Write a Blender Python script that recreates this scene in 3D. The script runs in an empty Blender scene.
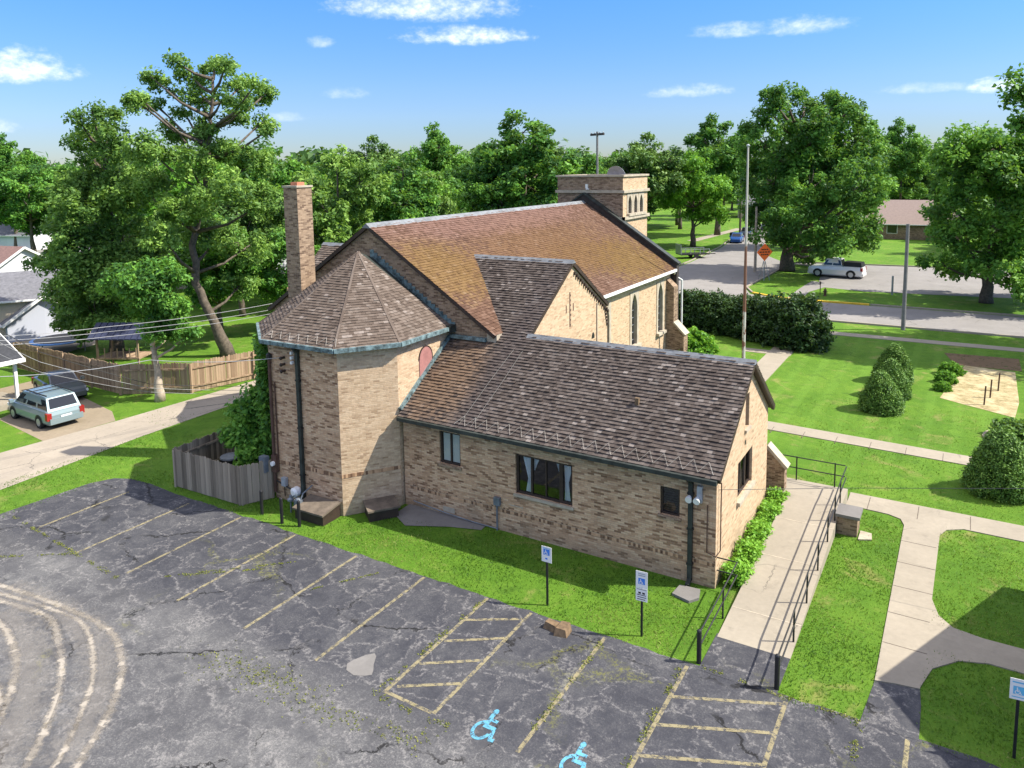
import bpy, bmesh, math, random
import numpy as np
from mathutils import Vector, Matrix

sc = bpy.context.scene
COL = sc.collection
PI = math.pi

# ------------------------------------------------------------------ camera
CAM = Vector((0, 0, 12.5))
FPX, PITCH, YAW, ROLL, CY = 759.0, 0.1189, -0.5421, -0.0140, 256.7
_f = Vector((math.sin(YAW) * math.cos(PITCH), math.cos(YAW) * math.cos(PITCH), -math.sin(PITCH)))
_r = Vector((math.cos(YAW), -math.sin(YAW), 0))
_u = _r.cross(_f)
RT = math.cos(ROLL) * _r + math.sin(ROLL) * _u
UP = -math.sin(ROLL) * _r + math.cos(ROLL) * _u
FW = _f
cd = bpy.data.cameras.new('camera')
cam = bpy.data.objects.new('camera', cd)
COL.objects.link(cam)
m = Matrix((RT, UP, -FW)).transposed().to_4x4()
m.translation = CAM
cam.matrix_world = m
cd.sensor_fit = 'HORIZONTAL'
cd.sensor_width = 36
cd.lens = FPX / 1024 * 36
cd.shift_y = -(384 - CY) / 1024
cd.clip_start, cd.clip_end = 0.1, 5000
sc.camera = cam


def G(px, py, z=0.0):
    """where the line of sight through a pixel of the survey photo meets height z"""
    d = FW * FPX + RT * (px - 512) - UP * (py - CY)
    t = (z - CAM.z) / d.z
    return CAM + d * t


def AT(px, py, dist):
    """point at a horizontal distance along that line of sight"""
    d = FW * FPX + RT * (px - 512) - UP * (py - CY)
    return CAM + d * (dist / math.hypot(d.x, d.y))


# ------------------------------------------------------------------ light
SUN_EL, SUN_AZ = math.radians(47), math.radians(25)      # azimuth from +X towards +Y
w = bpy.data.worlds.new('World')
sc.world = w
w.use_nodes = True
wn = w.node_tree
for n in list(wn.nodes):
    wn.nodes.remove(n)
sd = bpy.data.lights.new('sun', 'SUN')
sd.energy = 5.0
sd.angle = math.radians(0.5)
sd.color = (1.0, 0.94, 0.83)
sun = bpy.data.objects.new('sun', sd)
COL.objects.link(sun)
sdir = Vector((math.cos(SUN_EL) * math.cos(SUN_AZ), math.cos(SUN_EL) * math.sin(SUN_AZ), math.sin(SUN_EL)))
sun.rotation_euler = sdir.to_track_quat('Z', 'Y').to_euler()
sun.location = (30, 20, 60)
SKY_STRENGTH = 0.15
sc.view_settings.view_transform = 'Standard'
sc.view_settings.look = 'None'
sc.view_settings.gamma = 1
sc.view_settings.use_curve_mapping = False
sc.view_settings.exposure = 0.95
sc.cycles.max_bounces = 6
sc.cycles.transparent_max_bounces = 12
sc.cycles.volume_bounces = 0


# ------------------------------------------------------------------ node helpers
class NT:
    def __init__(self, tree):
        self.t = tree

    def n(self, typ, ins=None, **props):
        nd = self.t.nodes.new('ShaderNode' + typ)
        for k, v in props.items():
            setattr(nd, k, v)
        if ins:
            for k, v in ins.items():
                self.put(nd.inputs[k], v)
        return nd

    def put(self, sock, v):
        if hasattr(v, 'outputs'):
            v = v.outputs[0]
        if isinstance(v, bpy.types.NodeSocket):
            self.t.links.new(v, sock)
        else:
            if sock.type == 'RGBA' and len(v) == 3:
                v = (*v, 1)
            sock.default_value = v

    def math(self, op, a, b=0.0, c=0.0, clamp=False):
        nd = self.t.nodes.new('ShaderNodeMath')
        nd.operation = op
        nd.use_clamp = clamp
        for i, v in enumerate((a, b, c)):
            self.put(nd.inputs[i], v)
        return nd.outputs[0]

    def ramp(self, fac, stops, interp='LINEAR'):
        nd = self.t.nodes.new('ShaderNodeValToRGB')
        cr = nd.color_ramp
        cr.interpolation = interp
        while len(cr.elements) < len(stops):
            cr.elements.new(0.5)
        for e, (p, c) in zip(cr.elements, stops):
            e.position = p
            e.color = (*c, 1) if len(c) == 3 else c
        self.put(nd.inputs[0], fac)
        return nd.outputs[0]

    def mix(self, fac, a, b, mode='MIX'):
        nd = self.t.nodes.new('ShaderNodeMix')
        nd.data_type = 'RGBA'
        nd.blend_type = mode
        self.put(nd.inputs[0], fac)
        self.put(nd.inputs[6], a)
        self.put(nd.inputs[7], b)
        return nd.outputs[2]

    def noise(self, vec, scale, detail=4.0, rough=0.55, dist=0.0):
        nd = self.n('TexNoise', {'Scale': scale, 'Detail': detail, 'Roughness': rough, 'Distortion': dist})
        if vec is not None:
            self.put(nd.inputs['Vector'], vec)
        return nd.outputs[0]

    def step(self, v, lo, hi):
        nd = self.n('MapRange', {'Value': v, 'From Min': lo, 'From Max': hi}, interpolation_type='SMOOTHSTEP')
        return nd.outputs[0]


def material(name):
    mt = bpy.data.materials.new(name)
    mt.use_nodes = True
    t = NT(mt.node_tree)
    for n in list(mt.node_tree.nodes):
        mt.node_tree.nodes.remove(n)
    out = t.n('OutputMaterial')
    return mt, t, out


def principled(t, out, col, rough=0.8, bump=None, bstr=0.3, bdist=0.02, metal=0.0, spec=0.3):
    p = t.n('BsdfPrincipled', {'Base Color': col, 'Roughness': rough, 'Metallic': metal, 'Specular IOR Level': spec})
    if bump is not None:
        b = t.n('Bump', {'Height': bump, 'Strength': bstr, 'Distance': bdist})
        t.put(p.inputs['Normal'], b)
    t.put(out.inputs['Surface'], p)
    return p


def posn(t):
    return t.n('NewGeometry').outputs['Position']


def plain(name, col, rough=0.6, metal=0.0, spec=0.4, var=0.15, scale=3.0):
    """a paint or metal with slight wear"""
    mt, t, out = material(name)
    tc = t.n('TexCoord').outputs['Object']
    nz = t.noise(tc, scale, 5, 0.65)
    c = t.ramp(nz, [(0.3, tuple(x * (1 - var) for x in col)), (0.7, tuple(min(1, x * (1 + var)) for x in col))])
    principled(t, out, c, rough, nz, 0.08, 0.01, metal, spec)
    return mt


def brick_material(name, stops, bw=0.23, bh=0.066, mortar=(0.33, 0.25, 0.17), dirt=0.25):
    mt, t, out = material(name)
    uv = t.n('UVMap').outputs[0]
    s = t.n('SeparateXYZ', {0: uv})
    r0 = t.math('DIVIDE', s.outputs[1], bh)
    row = t.math('FLOOR', r0)
    off = t.math('MULTIPLY', t.math('MODULO', t.math('ABSOLUTE', row), 2.0), 0.5)
    c0 = t.math('ADD', t.math('DIVIDE', s.outputs[0], bw), off)
    colm = t.math('FLOOR', c0)
    cell = t.n('CombineXYZ', {0: colm, 1: row})
    wn_ = t.n('TexWhiteNoise', {'Vector': cell}, noise_dimensions='2D')
    base = t.ramp(wn_.outputs[0], stops)
    fx = t.math('ABSOLUTE', t.math('SUBTRACT', t.math('FRACT', c0), 0.5))
    fy = t.math('ABSOLUTE', t.math('SUBTRACT', t.math('FRACT', r0), 0.5))
    mo = t.math('MAXIMUM', t.step(fx, 0.465, 0.49), t.step(fy, 0.40, 0.46))
    c = t.mix(t.math('MULTIPLY', mo, 0.8), base, mortar)
    P = posn(t)
    fine = t.noise(P, 9.0, 4, 0.7)
    c = t.mix(0.35, c, t.ramp(fine, [(0.25, (0.25, 0.25, 0.25)), (0.75, (0.8, 0.8, 0.8))]), 'OVERLAY')
    big = t.noise(P, 0.55, 5, 0.65)
    c = t.mix(t.math('MULTIPLY', t.step(big, 0.5, 0.75), dirt), c, (0.09, 0.07, 0.05))
    lowz = t.n('SeparateXYZ', {0: P}).outputs[2]
    damp = t.math('MULTIPLY', t.step(t.math('ADD', lowz, t.math('MULTIPLY', big, -1.2)), 0.1, -0.6), 0.35)
    c = t.mix(damp, c, (0.13, 0.12, 0.08))
    h = t.math('ADD', t.math('MULTIPLY', mo, -1.0), t.math('MULTIPLY', fine, 0.6))
    principled(t, out, c, 0.9, h, 0.5, 0.012, 0, 0.2)
    return mt


def tile_material(name, stops, tw=0.17, moss=None, pale=0.15, patch=None):
    """roof tiles: u in metres, v counts the courses"""
    mt, t, out = material(name)
    uv = t.n('UVMap').outputs[0]
    s = t.n('SeparateXYZ', {0: uv})
    row = t.math('FLOOR', s.outputs[1])
    off = t.math('MULTIPLY', t.math('MODULO', row, 2.0), 0.5)
    colm = t.math('FLOOR', t.math('ADD', t.math('DIVIDE', s.outputs[0], tw), off))
    wn_ = t.n('TexWhiteNoise', {'Vector': t.n('CombineXYZ', {0: colm, 1: row})}, noise_dimensions='2D')
    P = posn(t)
    big = t.noise(P, 0.7, 4, 0.6)
    mid = t.noise(P, 3.1, 4, 0.7)
    v = t.math('ADD', t.math('MULTIPLY', wn_.outputs[0], 0.62), t.math('MULTIPLY', big, 0.38))
    c = t.ramp(v, stops)
    c = t.mix(t.math('MULTIPLY', t.step(wn_.outputs[1].node.outputs[0], 0.94, 0.98), pale * 1.2), c, (0.45, 0.40, 0.36))
    fr = t.math('FRACT', s.outputs[1])
    # lichen bloom on the weathered butt of each tile
    c = t.mix(t.math('MULTIPLY', t.step(mid, 0.55, 0.75), pale), c, (0.40, 0.38, 0.34))
    if moss:
        for (col, x0, y0, rx, ry, amt) in moss:
            sp = t.n('SeparateXYZ', {0: P})
            dx = t.math('DIVIDE', t.math('SUBTRACT', sp.outputs[0], x0), rx)
            dy = t.math('DIVIDE', t.math('SUBTRACT', sp.outputs[1], y0), ry)
            r2 = t.math('ADD', t.math('MULTIPLY', dx, dx), t.math('MULTIPLY', dy, dy))
            a = t.math('ADD', t.math('SUBTRACT', 1.0, r2), t.math('MULTIPLY', t.math('SUBTRACT', mid, 0.5), 1.6))
            a = t.math('ADD', a, t.math('MULTIPLY', t.math('SUBTRACT', wn_.outputs[0], 0.5), 0.7))
            c = t.mix(t.math('MULTIPLY', t.step(a, 0.0, 1.0), amt), c, col)
    fine = t.noise(P, 26.0, 3, 0.7)
    c = t.mix(0.4, c, t.ramp(fine, [(0.25, (0.3, 0.3, 0.3)), (0.75, (0.72, 0.72, 0.72))]), 'OVERLAY')
    principled(t, out, c, 0.92, fine, 0.4, 0.01, 0, 0.15)
    return mt


def leaf_material(name, dark, mid, light, trans=0.36):
    mt, t, out = material(name)
    a = t.n('Attribute', attribute_name='tint').outputs['Fac']
    oi = t.n('ObjectInfo').outputs['Random']
    v = t.math('ADD', a, t.math('MULTIPLY', t.math('SUBTRACT', oi, 0.5), 0.25))
    c = t.ramp(v, [(0.05, dark), (0.5, mid), (0.95, light)])
    d = t.n('BsdfPrincipled', {'Base Color': c, 'Roughness': 0.55, 'Specular IOR Level': 0.25})
    tr = t.n('BsdfTranslucent', {'Color': t.mix(0.5, c, (0.24, 0.38, 0.03), 'MIX')})
    mx = t.n('MixShader', {0: trans, 1: d, 2: tr})
    t.put(out.inputs['Surface'], mx)
    return mt


def wood_material(name, a, b, board=0.14):
    mt, t, out = material(name)
    uv = t.n('UVMap').outputs[0]
    s = t.n('SeparateXYZ', {0: uv})
    k = t.math('FLOOR', t.math('DIVIDE', s.outputs[0], board))
    wn_ = t.n('TexWhiteNoise', {'W': k}, noise_dimensions='1D').outputs[0]
    st = t.n('CombineXYZ', {0: t.math('MULTIPLY', s.outputs[0], 14.0), 1: t.math('MULTIPLY', s.outputs[1], 1.2), 2: t.math('MULTIPLY', k, 3.7)})
    g = t.noise(st, 1.5, 5, 0.7)
    v = t.math('ADD', t.math('MULTIPLY', wn_, 0.6), t.math('MULTIPLY', g, 0.4))
    c = t.ramp(v, [(0.15, a), (0.8, b)])
    principled(t, out, c, 0.85, g, 0.3, 0.01, 0, 0.2)
    return mt


M = {}
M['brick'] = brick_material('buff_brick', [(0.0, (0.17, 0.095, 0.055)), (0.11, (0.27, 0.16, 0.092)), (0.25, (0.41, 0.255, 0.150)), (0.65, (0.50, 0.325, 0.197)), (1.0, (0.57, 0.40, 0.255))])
M['brick_lit_tone'] = brick_material('buff_brick_lit_tone', [(0.0, (0.30, 0.20, 0.12)), (0.1, (0.40, 0.28, 0.175)), (0.5, (0.46, 0.33, 0.21)), (1.0, (0.51, 0.38, 0.25))], dirt=0.1, mortar=(0.42, 0.33, 0.23))  # buff brick again, with its smooth sunlit look put into the colour
M['brick_dark'] = brick_material('dark_weathered_brick', [(0.0, (0.10, 0.062, 0.042)), (0.4, (0.225, 0.155, 0.103)), (1.0, (0.315, 0.225, 0.152))], dirt=0.4)
M['tile_annex'] = tile_material('grey_brown_tiles', [(0.1, (0.046, 0.036, 0.031)), (0.5, (0.082, 0.066, 0.057)), (0.8, (0.115, 0.095, 0.083)), (0.98, (0.20, 0.175, 0.155))],
                               moss=[((0.17, 0.105, 0.06), -16.4, 22.5, 1.7, 2.6, 0.6), ((0.06, 0.048, 0.046), -14.6, 23.5, 0.8, 6.0, 0.55)], pale=0.16)
M['tile_nave'] = tile_material('mossy_red_tiles', [(0.1, (0.070, 0.038, 0.025)), (0.45, (0.108, 0.061, 0.040)), (0.8, (0.142, 0.086, 0.060)), (1.0, (0.185, 0.125, 0.095))],
                              moss=[((0.165, 0.102, 0.016), -18.7, 25.6, 2.2, 3.6, 0.45), ((0.135, 0.085, 0.016), -16.7, 41.5, 2.2, 5.0, 0.62), ((0.115, 0.070, 0.02), -17.6, 37, 1.6, 5.0, 0.5),
                                    ((0.125, 0.068, 0.026), -18.8, 35.0, 2.6, 9.0, 0.55), ((0.165, 0.095, 0.078), -21.2, 34.0, 1.5, 12.0, 0.6)], pale=0.08)
M['tile_apse'] = tile_material('pinkish_grey_tiles', [(0.1, (0.070, 0.052, 0.041)), (0.5, (0.112, 0.086, 0.068)), (0.95, (0.165, 0.133, 0.110))], pale=0.16, tw=0.18)
M['soldier'] = brick_material('soldier_brick', [(0.0, (0.12, 0.066, 0.04)), (0.35, (0.22, 0.13, 0.075)), (0.5, (0.40, 0.245, 0.14)), (1.0, (0.50, 0.32, 0.19))], 0.08, 0.2)
M['stone'] = plain('pale_stone', (0.36, 0.31, 0.235), 0.85, var=0.25)
M['ridge'] = plain('ridge_cap_metal', (0.16, 0.17, 0.18), 0.75, 0.1, var=0.35)
M['copper'] = plain('verdigris_copper', (0.115, 0.165, 0.17), 0.6, 0.1, var=0.9, scale=5.0)
M['copper_dark'] = plain('dark_green_gutter', (0.028, 0.034, 0.029), 0.6, 0.1, var=0.6)
M['white'] = plain('white_paint', (0.72, 0.71, 0.68), 0.5, var=0.08)
M['black'] = plain('black_paint', (0.015, 0.015, 0.016), 0.45, var=0.3)
M['dark_wood'] = plain('dark_stained_wood', (0.035, 0.022, 0.016), 0.6, var=0.4)
M['rust'] = plain('rusty_iron', (0.085, 0.045, 0.03), 0.8, var=0.5)
M['steel'] = plain('grey_steel', (0.30, 0.32, 0.33), 0.45, 0.5, var=0.2)
M['galv'] = plain('galvanised_grey', (0.36, 0.38, 0.40), 0.5, 0.2, var=0.25)
M['pole_grey'] = plain('weathered_pole', (0.17, 0.165, 0.16), 0.85, var=0.2)
M['tar'] = plain('tarred_brick', (0.035, 0.028, 0.024), 0.9, var=0.5)
M['log_brown'] = plain('weathered_log', (0.15, 0.10, 0.055), 0.9, var=0.5, scale=6)
M['meter_grey'] = plain('meter_grey', (0.15, 0.17, 0.19), 0.5, 0.2, var=0.3)
M['curtain'] = plain('white_curtain', (0.66, 0.68, 0.70), 0.9, var=0.1)
M['blind'] = plain('cream_blind', (0.60, 0.60, 0.52), 0.8, var=0.06)
M['red_board'] = plain('faded_red_board', (0.30, 0.135, 0.12), 0.8, var=0.2)
M['concrete'] = None
M['wood_grey'] = wood_material('weathered_grey_wood', (0.11, 0.09, 0.066), (0.37, 0.305, 0.225), 0.14)
M['wood_tan'] = wood_material('tan_cedar_wood', (0.19, 0.128, 0.08), (0.38, 0.275, 0.18), 0.14)
M['bark'] = plain('bark', (0.10, 0.08, 0.06), 0.95, var=0.5, scale=5)
M['bark_pale'] = plain('pale_bark', (0.36, 0.30, 0.23), 0.95, var=0.35, scale=5)
M['leaf'] = leaf_material('leaf_green', (0.0332, 0.1013, 0.0225), (0.0887, 0.2363, 0.036), (0.2127, 0.4276, 0.0585))
M['leaf_bright'] = leaf_material('leaf_bright_green', (0.0493, 0.1471, 0.0171), (0.1199, 0.3103, 0.0275), (0.2396, 0.4736, 0.0515), 0.4)
M['leaf_olive'] = leaf_material('leaf_olive_green', (0.0465, 0.1061, 0.0283), (0.1202, 0.2362, 0.0471), (0.2714, 0.4338, 0.0824))
M['leaf_dark'] = leaf_material('leaf_dark_green', (0.0332, 0.0839, 0.0244), (0.0828, 0.1726, 0.0383), (0.1793, 0.2961, 0.0523), 0.2)
M['leaf_yew'] = leaf_material('needle_dark_green', (0.0108, 0.0306, 0.0108), (0.027, 0.0668, 0.0189), (0.0609, 0.1182, 0.027), 0.12)
M['leaf_cone'] = leaf_material('needle_mid_green', (0.0334, 0.0842, 0.0168), (0.0877, 0.1871, 0.0334), (0.1775, 0.304, 0.0501), 0.12)
M['tyre'] = plain('tyre_rubber', (0.018, 0.018, 0.019), 0.85)
M['rim'] = plain('alloy_rim', (0.48, 0.49, 0.50), 0.35, 0.6)
M['red_lamp'] = plain('red_lens', (0.26, 0.015, 0.012), 0.25)
M['clear_lamp'] = plain('clear_lens', (0.75, 0.76, 0.74), 0.2)
M['plate'] = plain('number_plate', (0.7, 0.72, 0.74), 0.4)
M['shingle_grey'] = plain('grey_shingles', (0.13, 0.13, 0.142), 0.9, var=0.3, scale=4)
M['shingle_dark'] = plain('dark_shingles', (0.035, 0.037, 0.042), 0.9, var=0.35, scale=6)
M['shingle_brown'] = plain('brown_shingles', (0.17, 0.10, 0.085), 0.9, var=0.25, scale=4)
M['shingle_pink'] = plain('pinkish_shingles', (0.25, 0.19, 0.165), 0.9, var=0.12, scale=4)
M['blue'] = plain('blue_vinyl', (0.03, 0.20, 0.55), 0.4, var=0.3)
M['blue_slat'] = plain('slate_blue_plastic', (0.03, 0.036, 0.07), 0.5, var=0.2)
M['orange'] = plain('orange_sign', (0.9, 0.16, 0.03), 0.5, var=0.05)
M['sign_blue'] = plain('sign_blue', (0.05, 0.20, 0.62), 0.5, var=0.05)
M['sign_pale_blue'] = plain('faded_sign_blue', (0.12, 0.42, 0.62), 0.5, var=0.1)
M['siding_white'] = wood_material('white_siding', (0.52, 0.53, 0.56), (0.60, 0.61, 0.64), 3)
M['siding_bluegrey'] = wood_material('blue_grey_siding', (0.42, 0.44, 0.50), (0.48, 0.50, 0.56), 3)
M['siding_tan'] = wood_material('tan_siding', (0.46, 0.38, 0.28), (0.52, 0.44, 0.33), 3)
M['siding_cream'] = wood_material('cream_siding', (0.52, 0.50, 0.36), (0.58, 0.55, 0.42), 3)
M['yellow_kerb'] = plain('yellow_kerb_paint', (0.62, 0.40, 0.03), 0.7, var=0.25)
M['terracotta'] = plain('terracotta', (0.42, 0.16, 0.09), 0.8, var=0.2)


def glass_material():
    mt, t, out = material('window_glass')
    tr = t.n('BsdfTransparent', {'Color': (0.75, 0.8, 0.82)})
    gl = t.n('BsdfGlossy', {'Color': (0.9, 0.95, 1), 'Roughness': 0.03})
    t.put(out.inputs['Surface'], t.n('MixShader', {0: 0.07, 1: tr, 2: gl}))
    return mt


def dark_glass():
    mt, t, out = material('dark_glass')
    principled(t, out, (0.012, 0.014, 0.016), 0.06, spec=0.6)
    return mt


M['glass'] = glass_material()
M['dark_glass'] = dark_glass()


def paint(name, col):
    mt, t, out = material(name)
    p = principled(t, out, col, 0.28, metal=0.25, spec=0.5)
    p.inputs['Coat Weight'].default_value = 0.5
    return mt


def concrete_material(name, base, scale=1.0):
    mt, t, out = material(name)
    P = posn(t)
    a = t.noise(P, 0.6 * scale, 6, 0.65)
    b = t.noise(P, 7.0, 5, 0.7)
    c = t.ramp(a, [(0.3, tuple(x * 0.82 for x in base)), (0.7, base)])
    c = t.mix(0.35, c, t.ramp(b, [(0.25, (0.36,) * 3), (0.75, (0.62,) * 3)]), 'OVERLAY')
    sp = t.n('SeparateXYZ', {0: P})
    slab_ = t.n('TexWhiteNoise', {'Vector': t.n('CombineXYZ', {0: t.math('FLOOR', t.math('DIVIDE', sp.outputs[0], 2.1)), 1: t.math('FLOOR', t.math('DIVIDE', sp.outputs[1], 1.55))})}, noise_dimensions='2D').outputs[0]
    c = t.mix(t.math('MULTIPLY', slab_, 0.22), c, tuple(x * 0.62 for x in base))
    c = t.mix(t.math('MULTIPLY', t.step(t.noise(P, 1.9, 6, 0.75), 0.54, 0.7), 0.35), c, tuple(x * 0.5 for x in base))
    vr = t.n('TexVoronoi', {'Scale': 0.33, 'Vector': t.n('VectorMath', {0: P, 1: t.n('CombineXYZ', {0: t.math('MULTIPLY', b, .35), 1: t.math('MULTIPLY', a, 1.1)})}, operation='ADD')}, feature='DISTANCE_TO_EDGE').outputs['Distance']
    ck = t.math('MULTIPLY', t.step(vr, 0.007, 0.002), t.step(t.noise(P, 0.25, 2), 0.5, 0.62))
    c = t.mix(t.math('MULTIPLY', ck, 0.7), c, (0.07, 0.065, 0.055))
    principled(t, out, c, 0.9, b, 0.25, 0.008, 0, 0.2)
    return mt


M['concrete'] = concrete_material('pale_concrete', (0.315, 0.277, 0.215))
M['concrete_alley'] = concrete_material('grey_concrete', (0.34, 0.295, 0.235))
M['patch'] = concrete_material('bleached_asphalt', (0.19, 0.18, 0.168), 2.0)
M['gravel'] = concrete_material('dusty_gravel', (0.27, 0.22, 0.155), 2.5)
M['street'] = concrete_material('worn_street_asphalt', (0.25, 0.235, 0.22))


def asphalt_material():
    mt, t, out = material('cracked_parking_asphalt')
    P = posn(t)
    n1 = t.noise(P, 0.35, 6, 0.62)
    n2 = t.noise(P, 1.7, 7, 0.72, 0.6)
    n3 = t.noise(P, 9.0, 6, 0.8)
    n4 = t.noise(P, 60.0, 3, 0.8)
    v = t.math('ADD', t.math('MULTIPLY', n1, 0.42), t.math('ADD', t.math('MULTIPLY', n2, 0.33), t.math('MULTIPLY', n3, 0.25)))
    c = t.ramp(v, [(0.36, (0.027, 0.028, 0.033)), (0.47, (0.047, 0.048, 0.054)), (0.56, (0.086, 0.086, 0.088)), (0.66, (0.19, 0.183, 0.174))])
    # the bays keep their dark seal coat, the drive aisle has lost it
    yy = t.n('SeparateXYZ', {0: P}).outputs[1]
    seal = t.step(t.math('ADD', yy, t.math('MULTIPLY', t.math('SUBTRACT', n2, 0.5), 2.2)), 11.9, 13.1)
    c = t.mix(t.math('MULTIPLY', seal, 0.55), c, (0.036, 0.037, 0.045))
    c = t.mix(t.math('MULTIPLY', t.math('SUBTRACT', 1.0, seal), 0.22), c, (0.15, 0.146, 0.14))
    # sealer worn off in pale scuffs
    gr = t.noise(P, 22.0, 5, 0.85)
    c = t.mix(t.math('MULTIPLY', t.step(gr, 0.47, 0.66), t.math('MULTIPLY', t.step(n2, 0.36, 0.60), t.math('SUBTRACT', 0.7, t.math('MULTIPLY', seal, 0.42)))), c, (0.22, 0.213, 0.20))
    sc_ = t.noise(t.n('Mapping', {'Vector': P, 'Scale': (1, 1, 1), 'Rotation': (0, 0, 0.5)}), 2.6, 8, 0.78, 1.8)
    c = t.mix(t.math('MULTIPLY', t.step(sc_, 0.56, 0.70), t.math('MULTIPLY', t.step(n1, 0.36, 0.56), 0.62)), c, (0.27, 0.255, 0.24))
    # network of pale hairline cracks
    wob = t.n('CombineXYZ', {0: t.math('MULTIPLY', n2, 1.5), 1: t.math('MULTIPLY', n1, 2.2), 2: 0.0})
    pv = t.n('VectorMath', {0: P, 1: wob}, operation='ADD')
    v1 = t.n('TexVoronoi', {'Scale': 0.85, 'Vector': pv}, feature='DISTANCE_TO_EDGE').outputs['Distance']
    k1 = t.math('MULTIPLY', t.step(v1, 0.05, 0.006), t.math('MULTIPLY', t.step(n3, 0.43, 0.60), 0.42))
    c = t.mix(k1, c, (0.28, 0.265, 0.25))
    # open black cracks
    v2 = t.n('TexVoronoi', {'Scale': 0.21, 'Vector': pv}, feature='DISTANCE_TO_EDGE').outputs['Distance']
    k2 = t.math('MULTIPLY', t.step(v2, 0.0085, 0.003), t.step(t.noise(P, 0.5, 3), 0.45, 0.55))
    c = t.mix(t.math('MULTIPLY', k2, 0.9), c, (0.012, 0.012, 0.012))
    # moss and weeds in some of the cracks
    v3 = t.n('TexVoronoi', {'Scale': 0.30, 'Vector': t.n('VectorMath', {0: pv, 1: (31, 7, 0)}, operation='ADD')}, feature='DISTANCE_TO_EDGE').outputs['Distance']
    k3 = t.math('MULTIPLY', t.step(v3, 0.035, 0.004), t.math('MULTIPLY', t.step(n3, 0.46, 0.6), t.step(t.noise(P, 0.22, 2), 0.52, 0.62)))
    c = t.mix(t.math('MULTIPLY', k3, 0.75), c, (0.13, 0.13, 0.03))
    c = t.mix(0.5, c, t.ramp(n4, [(0.3, (0.2,) * 3), (0.7, (0.8,) * 3)]), 'OVERLAY')
    h = t.math('SUBTRACT', t.math('ADD', n3, n4), k2)
    principled(t, out, c, 0.9, h, 0.35, 0.008, 0, 0.2)
    return mt


M['asphalt'] = asphalt_material()


def grass_material():
    mt, t, out = material('lawn_grass')
    P = posn(t)
    a = t.noise(P, 0.22, 5, 0.6)
    b = t.noise(P, 1.6, 6, 0.7)
    f = t.noise(P, 14.0, 5, 0.8)
    ff = t.noise(P, 55.0, 3, 0.8)
    v = t.math('ADD', t.math('MULTIPLY', a, 0.35), t.math('ADD', t.math('MULTIPLY', b, 0.35), t.math('MULTIPLY', f, 0.3)))
    c = t.ramp(v, [(0.32, (0.048, 0.120, 0.010)), (0.48, (0.082, 0.178, 0.014)), (0.60, (0.125, 0.228, 0.022)), (0.72, (0.24, 0.27, 0.07))])
    # faint mowing stripes
    sp = t.n('SeparateXYZ', {0: P})
    st = t.math('SINE', t.math('MULTIPLY', t.math('ADD', sp.outputs[0], t.math('MULTIPLY', b, 0.6)), 5.2))
    far = t.math('MULTIPLY', t.step(sp.outputs[1], 30.0, 36.0), t.step(sp.outputs[1], 66.0, 58.0))
    c = t.mix(t.math('MULTIPLY', t.step(st, 0.0, 0.8), t.math('MULTIPLY', far, 0.35)), c, (0.13, 0.25, 0.03))
    # dry worn patches
    d = t.noise(P, 0.55, 6, 0.7, 0.8)
    c = t.mix(t.math('MULTIPLY', t.step(d, 0.54, 0.72), 0.7), c, (0.27, 0.235, 0.085))
    e_ = t.noise(P, 0.9, 6, 0.75, 1.2)
    c = t.mix(t.math('MULTIPLY', t.step(e_, 0.48, 0.34), 0.6), c, (0.055, 0.12, 0.012))
    c = t.mix(0.55, c, t.ramp(ff, [(0.28, (0.28,) * 3), (0.72, (0.72,) * 3)]), 'OVERLAY')
    h = t.math('ADD', f, ff)
    principled(t, out, c, 0.85, h, 0.7, 0.06, 0, 0.15)
    return mt


M['grass'] = grass_material()


def worn_material(name, col, lo, hi, scale=6.0, opac=1.0, edge=False):
    """thin paint or dust lying on a surface and worn through in places"""
    mt, t, out = material(name)
    P = posn(t)
    a = t.noise(P, scale, 6, 0.75)
    al = t.math('MULTIPLY', t.step(a, lo, hi), opac)
    if edge:
        uv = t.n('SeparateXYZ', {0: t.n('UVMap').outputs[0]})
        e = t.math('SUBTRACT', 1.0, t.math('ABSOLUTE', t.math('SUBTRACT', t.math('MULTIPLY', uv.outputs[0], 2.0), 1.0)))
        al = t.math('MULTIPLY', t.step(t.math('ADD', e, t.math('MULTIPLY', t.math('SUBTRACT', a, 0.5), 2.6)), 0.12, 0.95), opac)
    b = t.noise(P, 1.3, 4, 0.6)
    c = t.ramp(b, [(0.3, tuple(x * 0.75 for x in col)), (0.7, col)])
    p = t.n('BsdfPrincipled', {'Base Color': c, 'Roughness': 0.9, 'Specular IOR Level': 0.15})
    mx = t.n('MixShader', {0: al, 1: t.n('BsdfTransparent'), 2: p})
    t.put(out.inputs['Surface'], mx)
    return mt


M['line'] = worn_material('faded_yellow_line', (0.39, 0.335, 0.19), 0.37, 0.56, 7.0, 0.62)
M['line_faint'] = worn_material('worn_yellow_line', (0.44, 0.40, 0.27), 0.40, 0.58, 6.0, 0.65)
M['isa'] = worn_material('pale_blue_road_paint', (0.13, 0.38, 0.52), 0.36, 0.52, 9.0, 0.85)
M['dust'] = worn_material('pale_gravel_dust', (0.43, 0.385, 0.32), 0, 1, 7.5, 0.8, True)
M['dust_faint'] = worn_material('faint_gravel_dust', (0.38, 0.345, 0.30), 0, 1, 4.5, 0.24, True)
M['dirt'] = worn_material('bare_dirt', (0.17, 0.115, 0.065), 0, 1, 3.0, 0.9, True)


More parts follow.
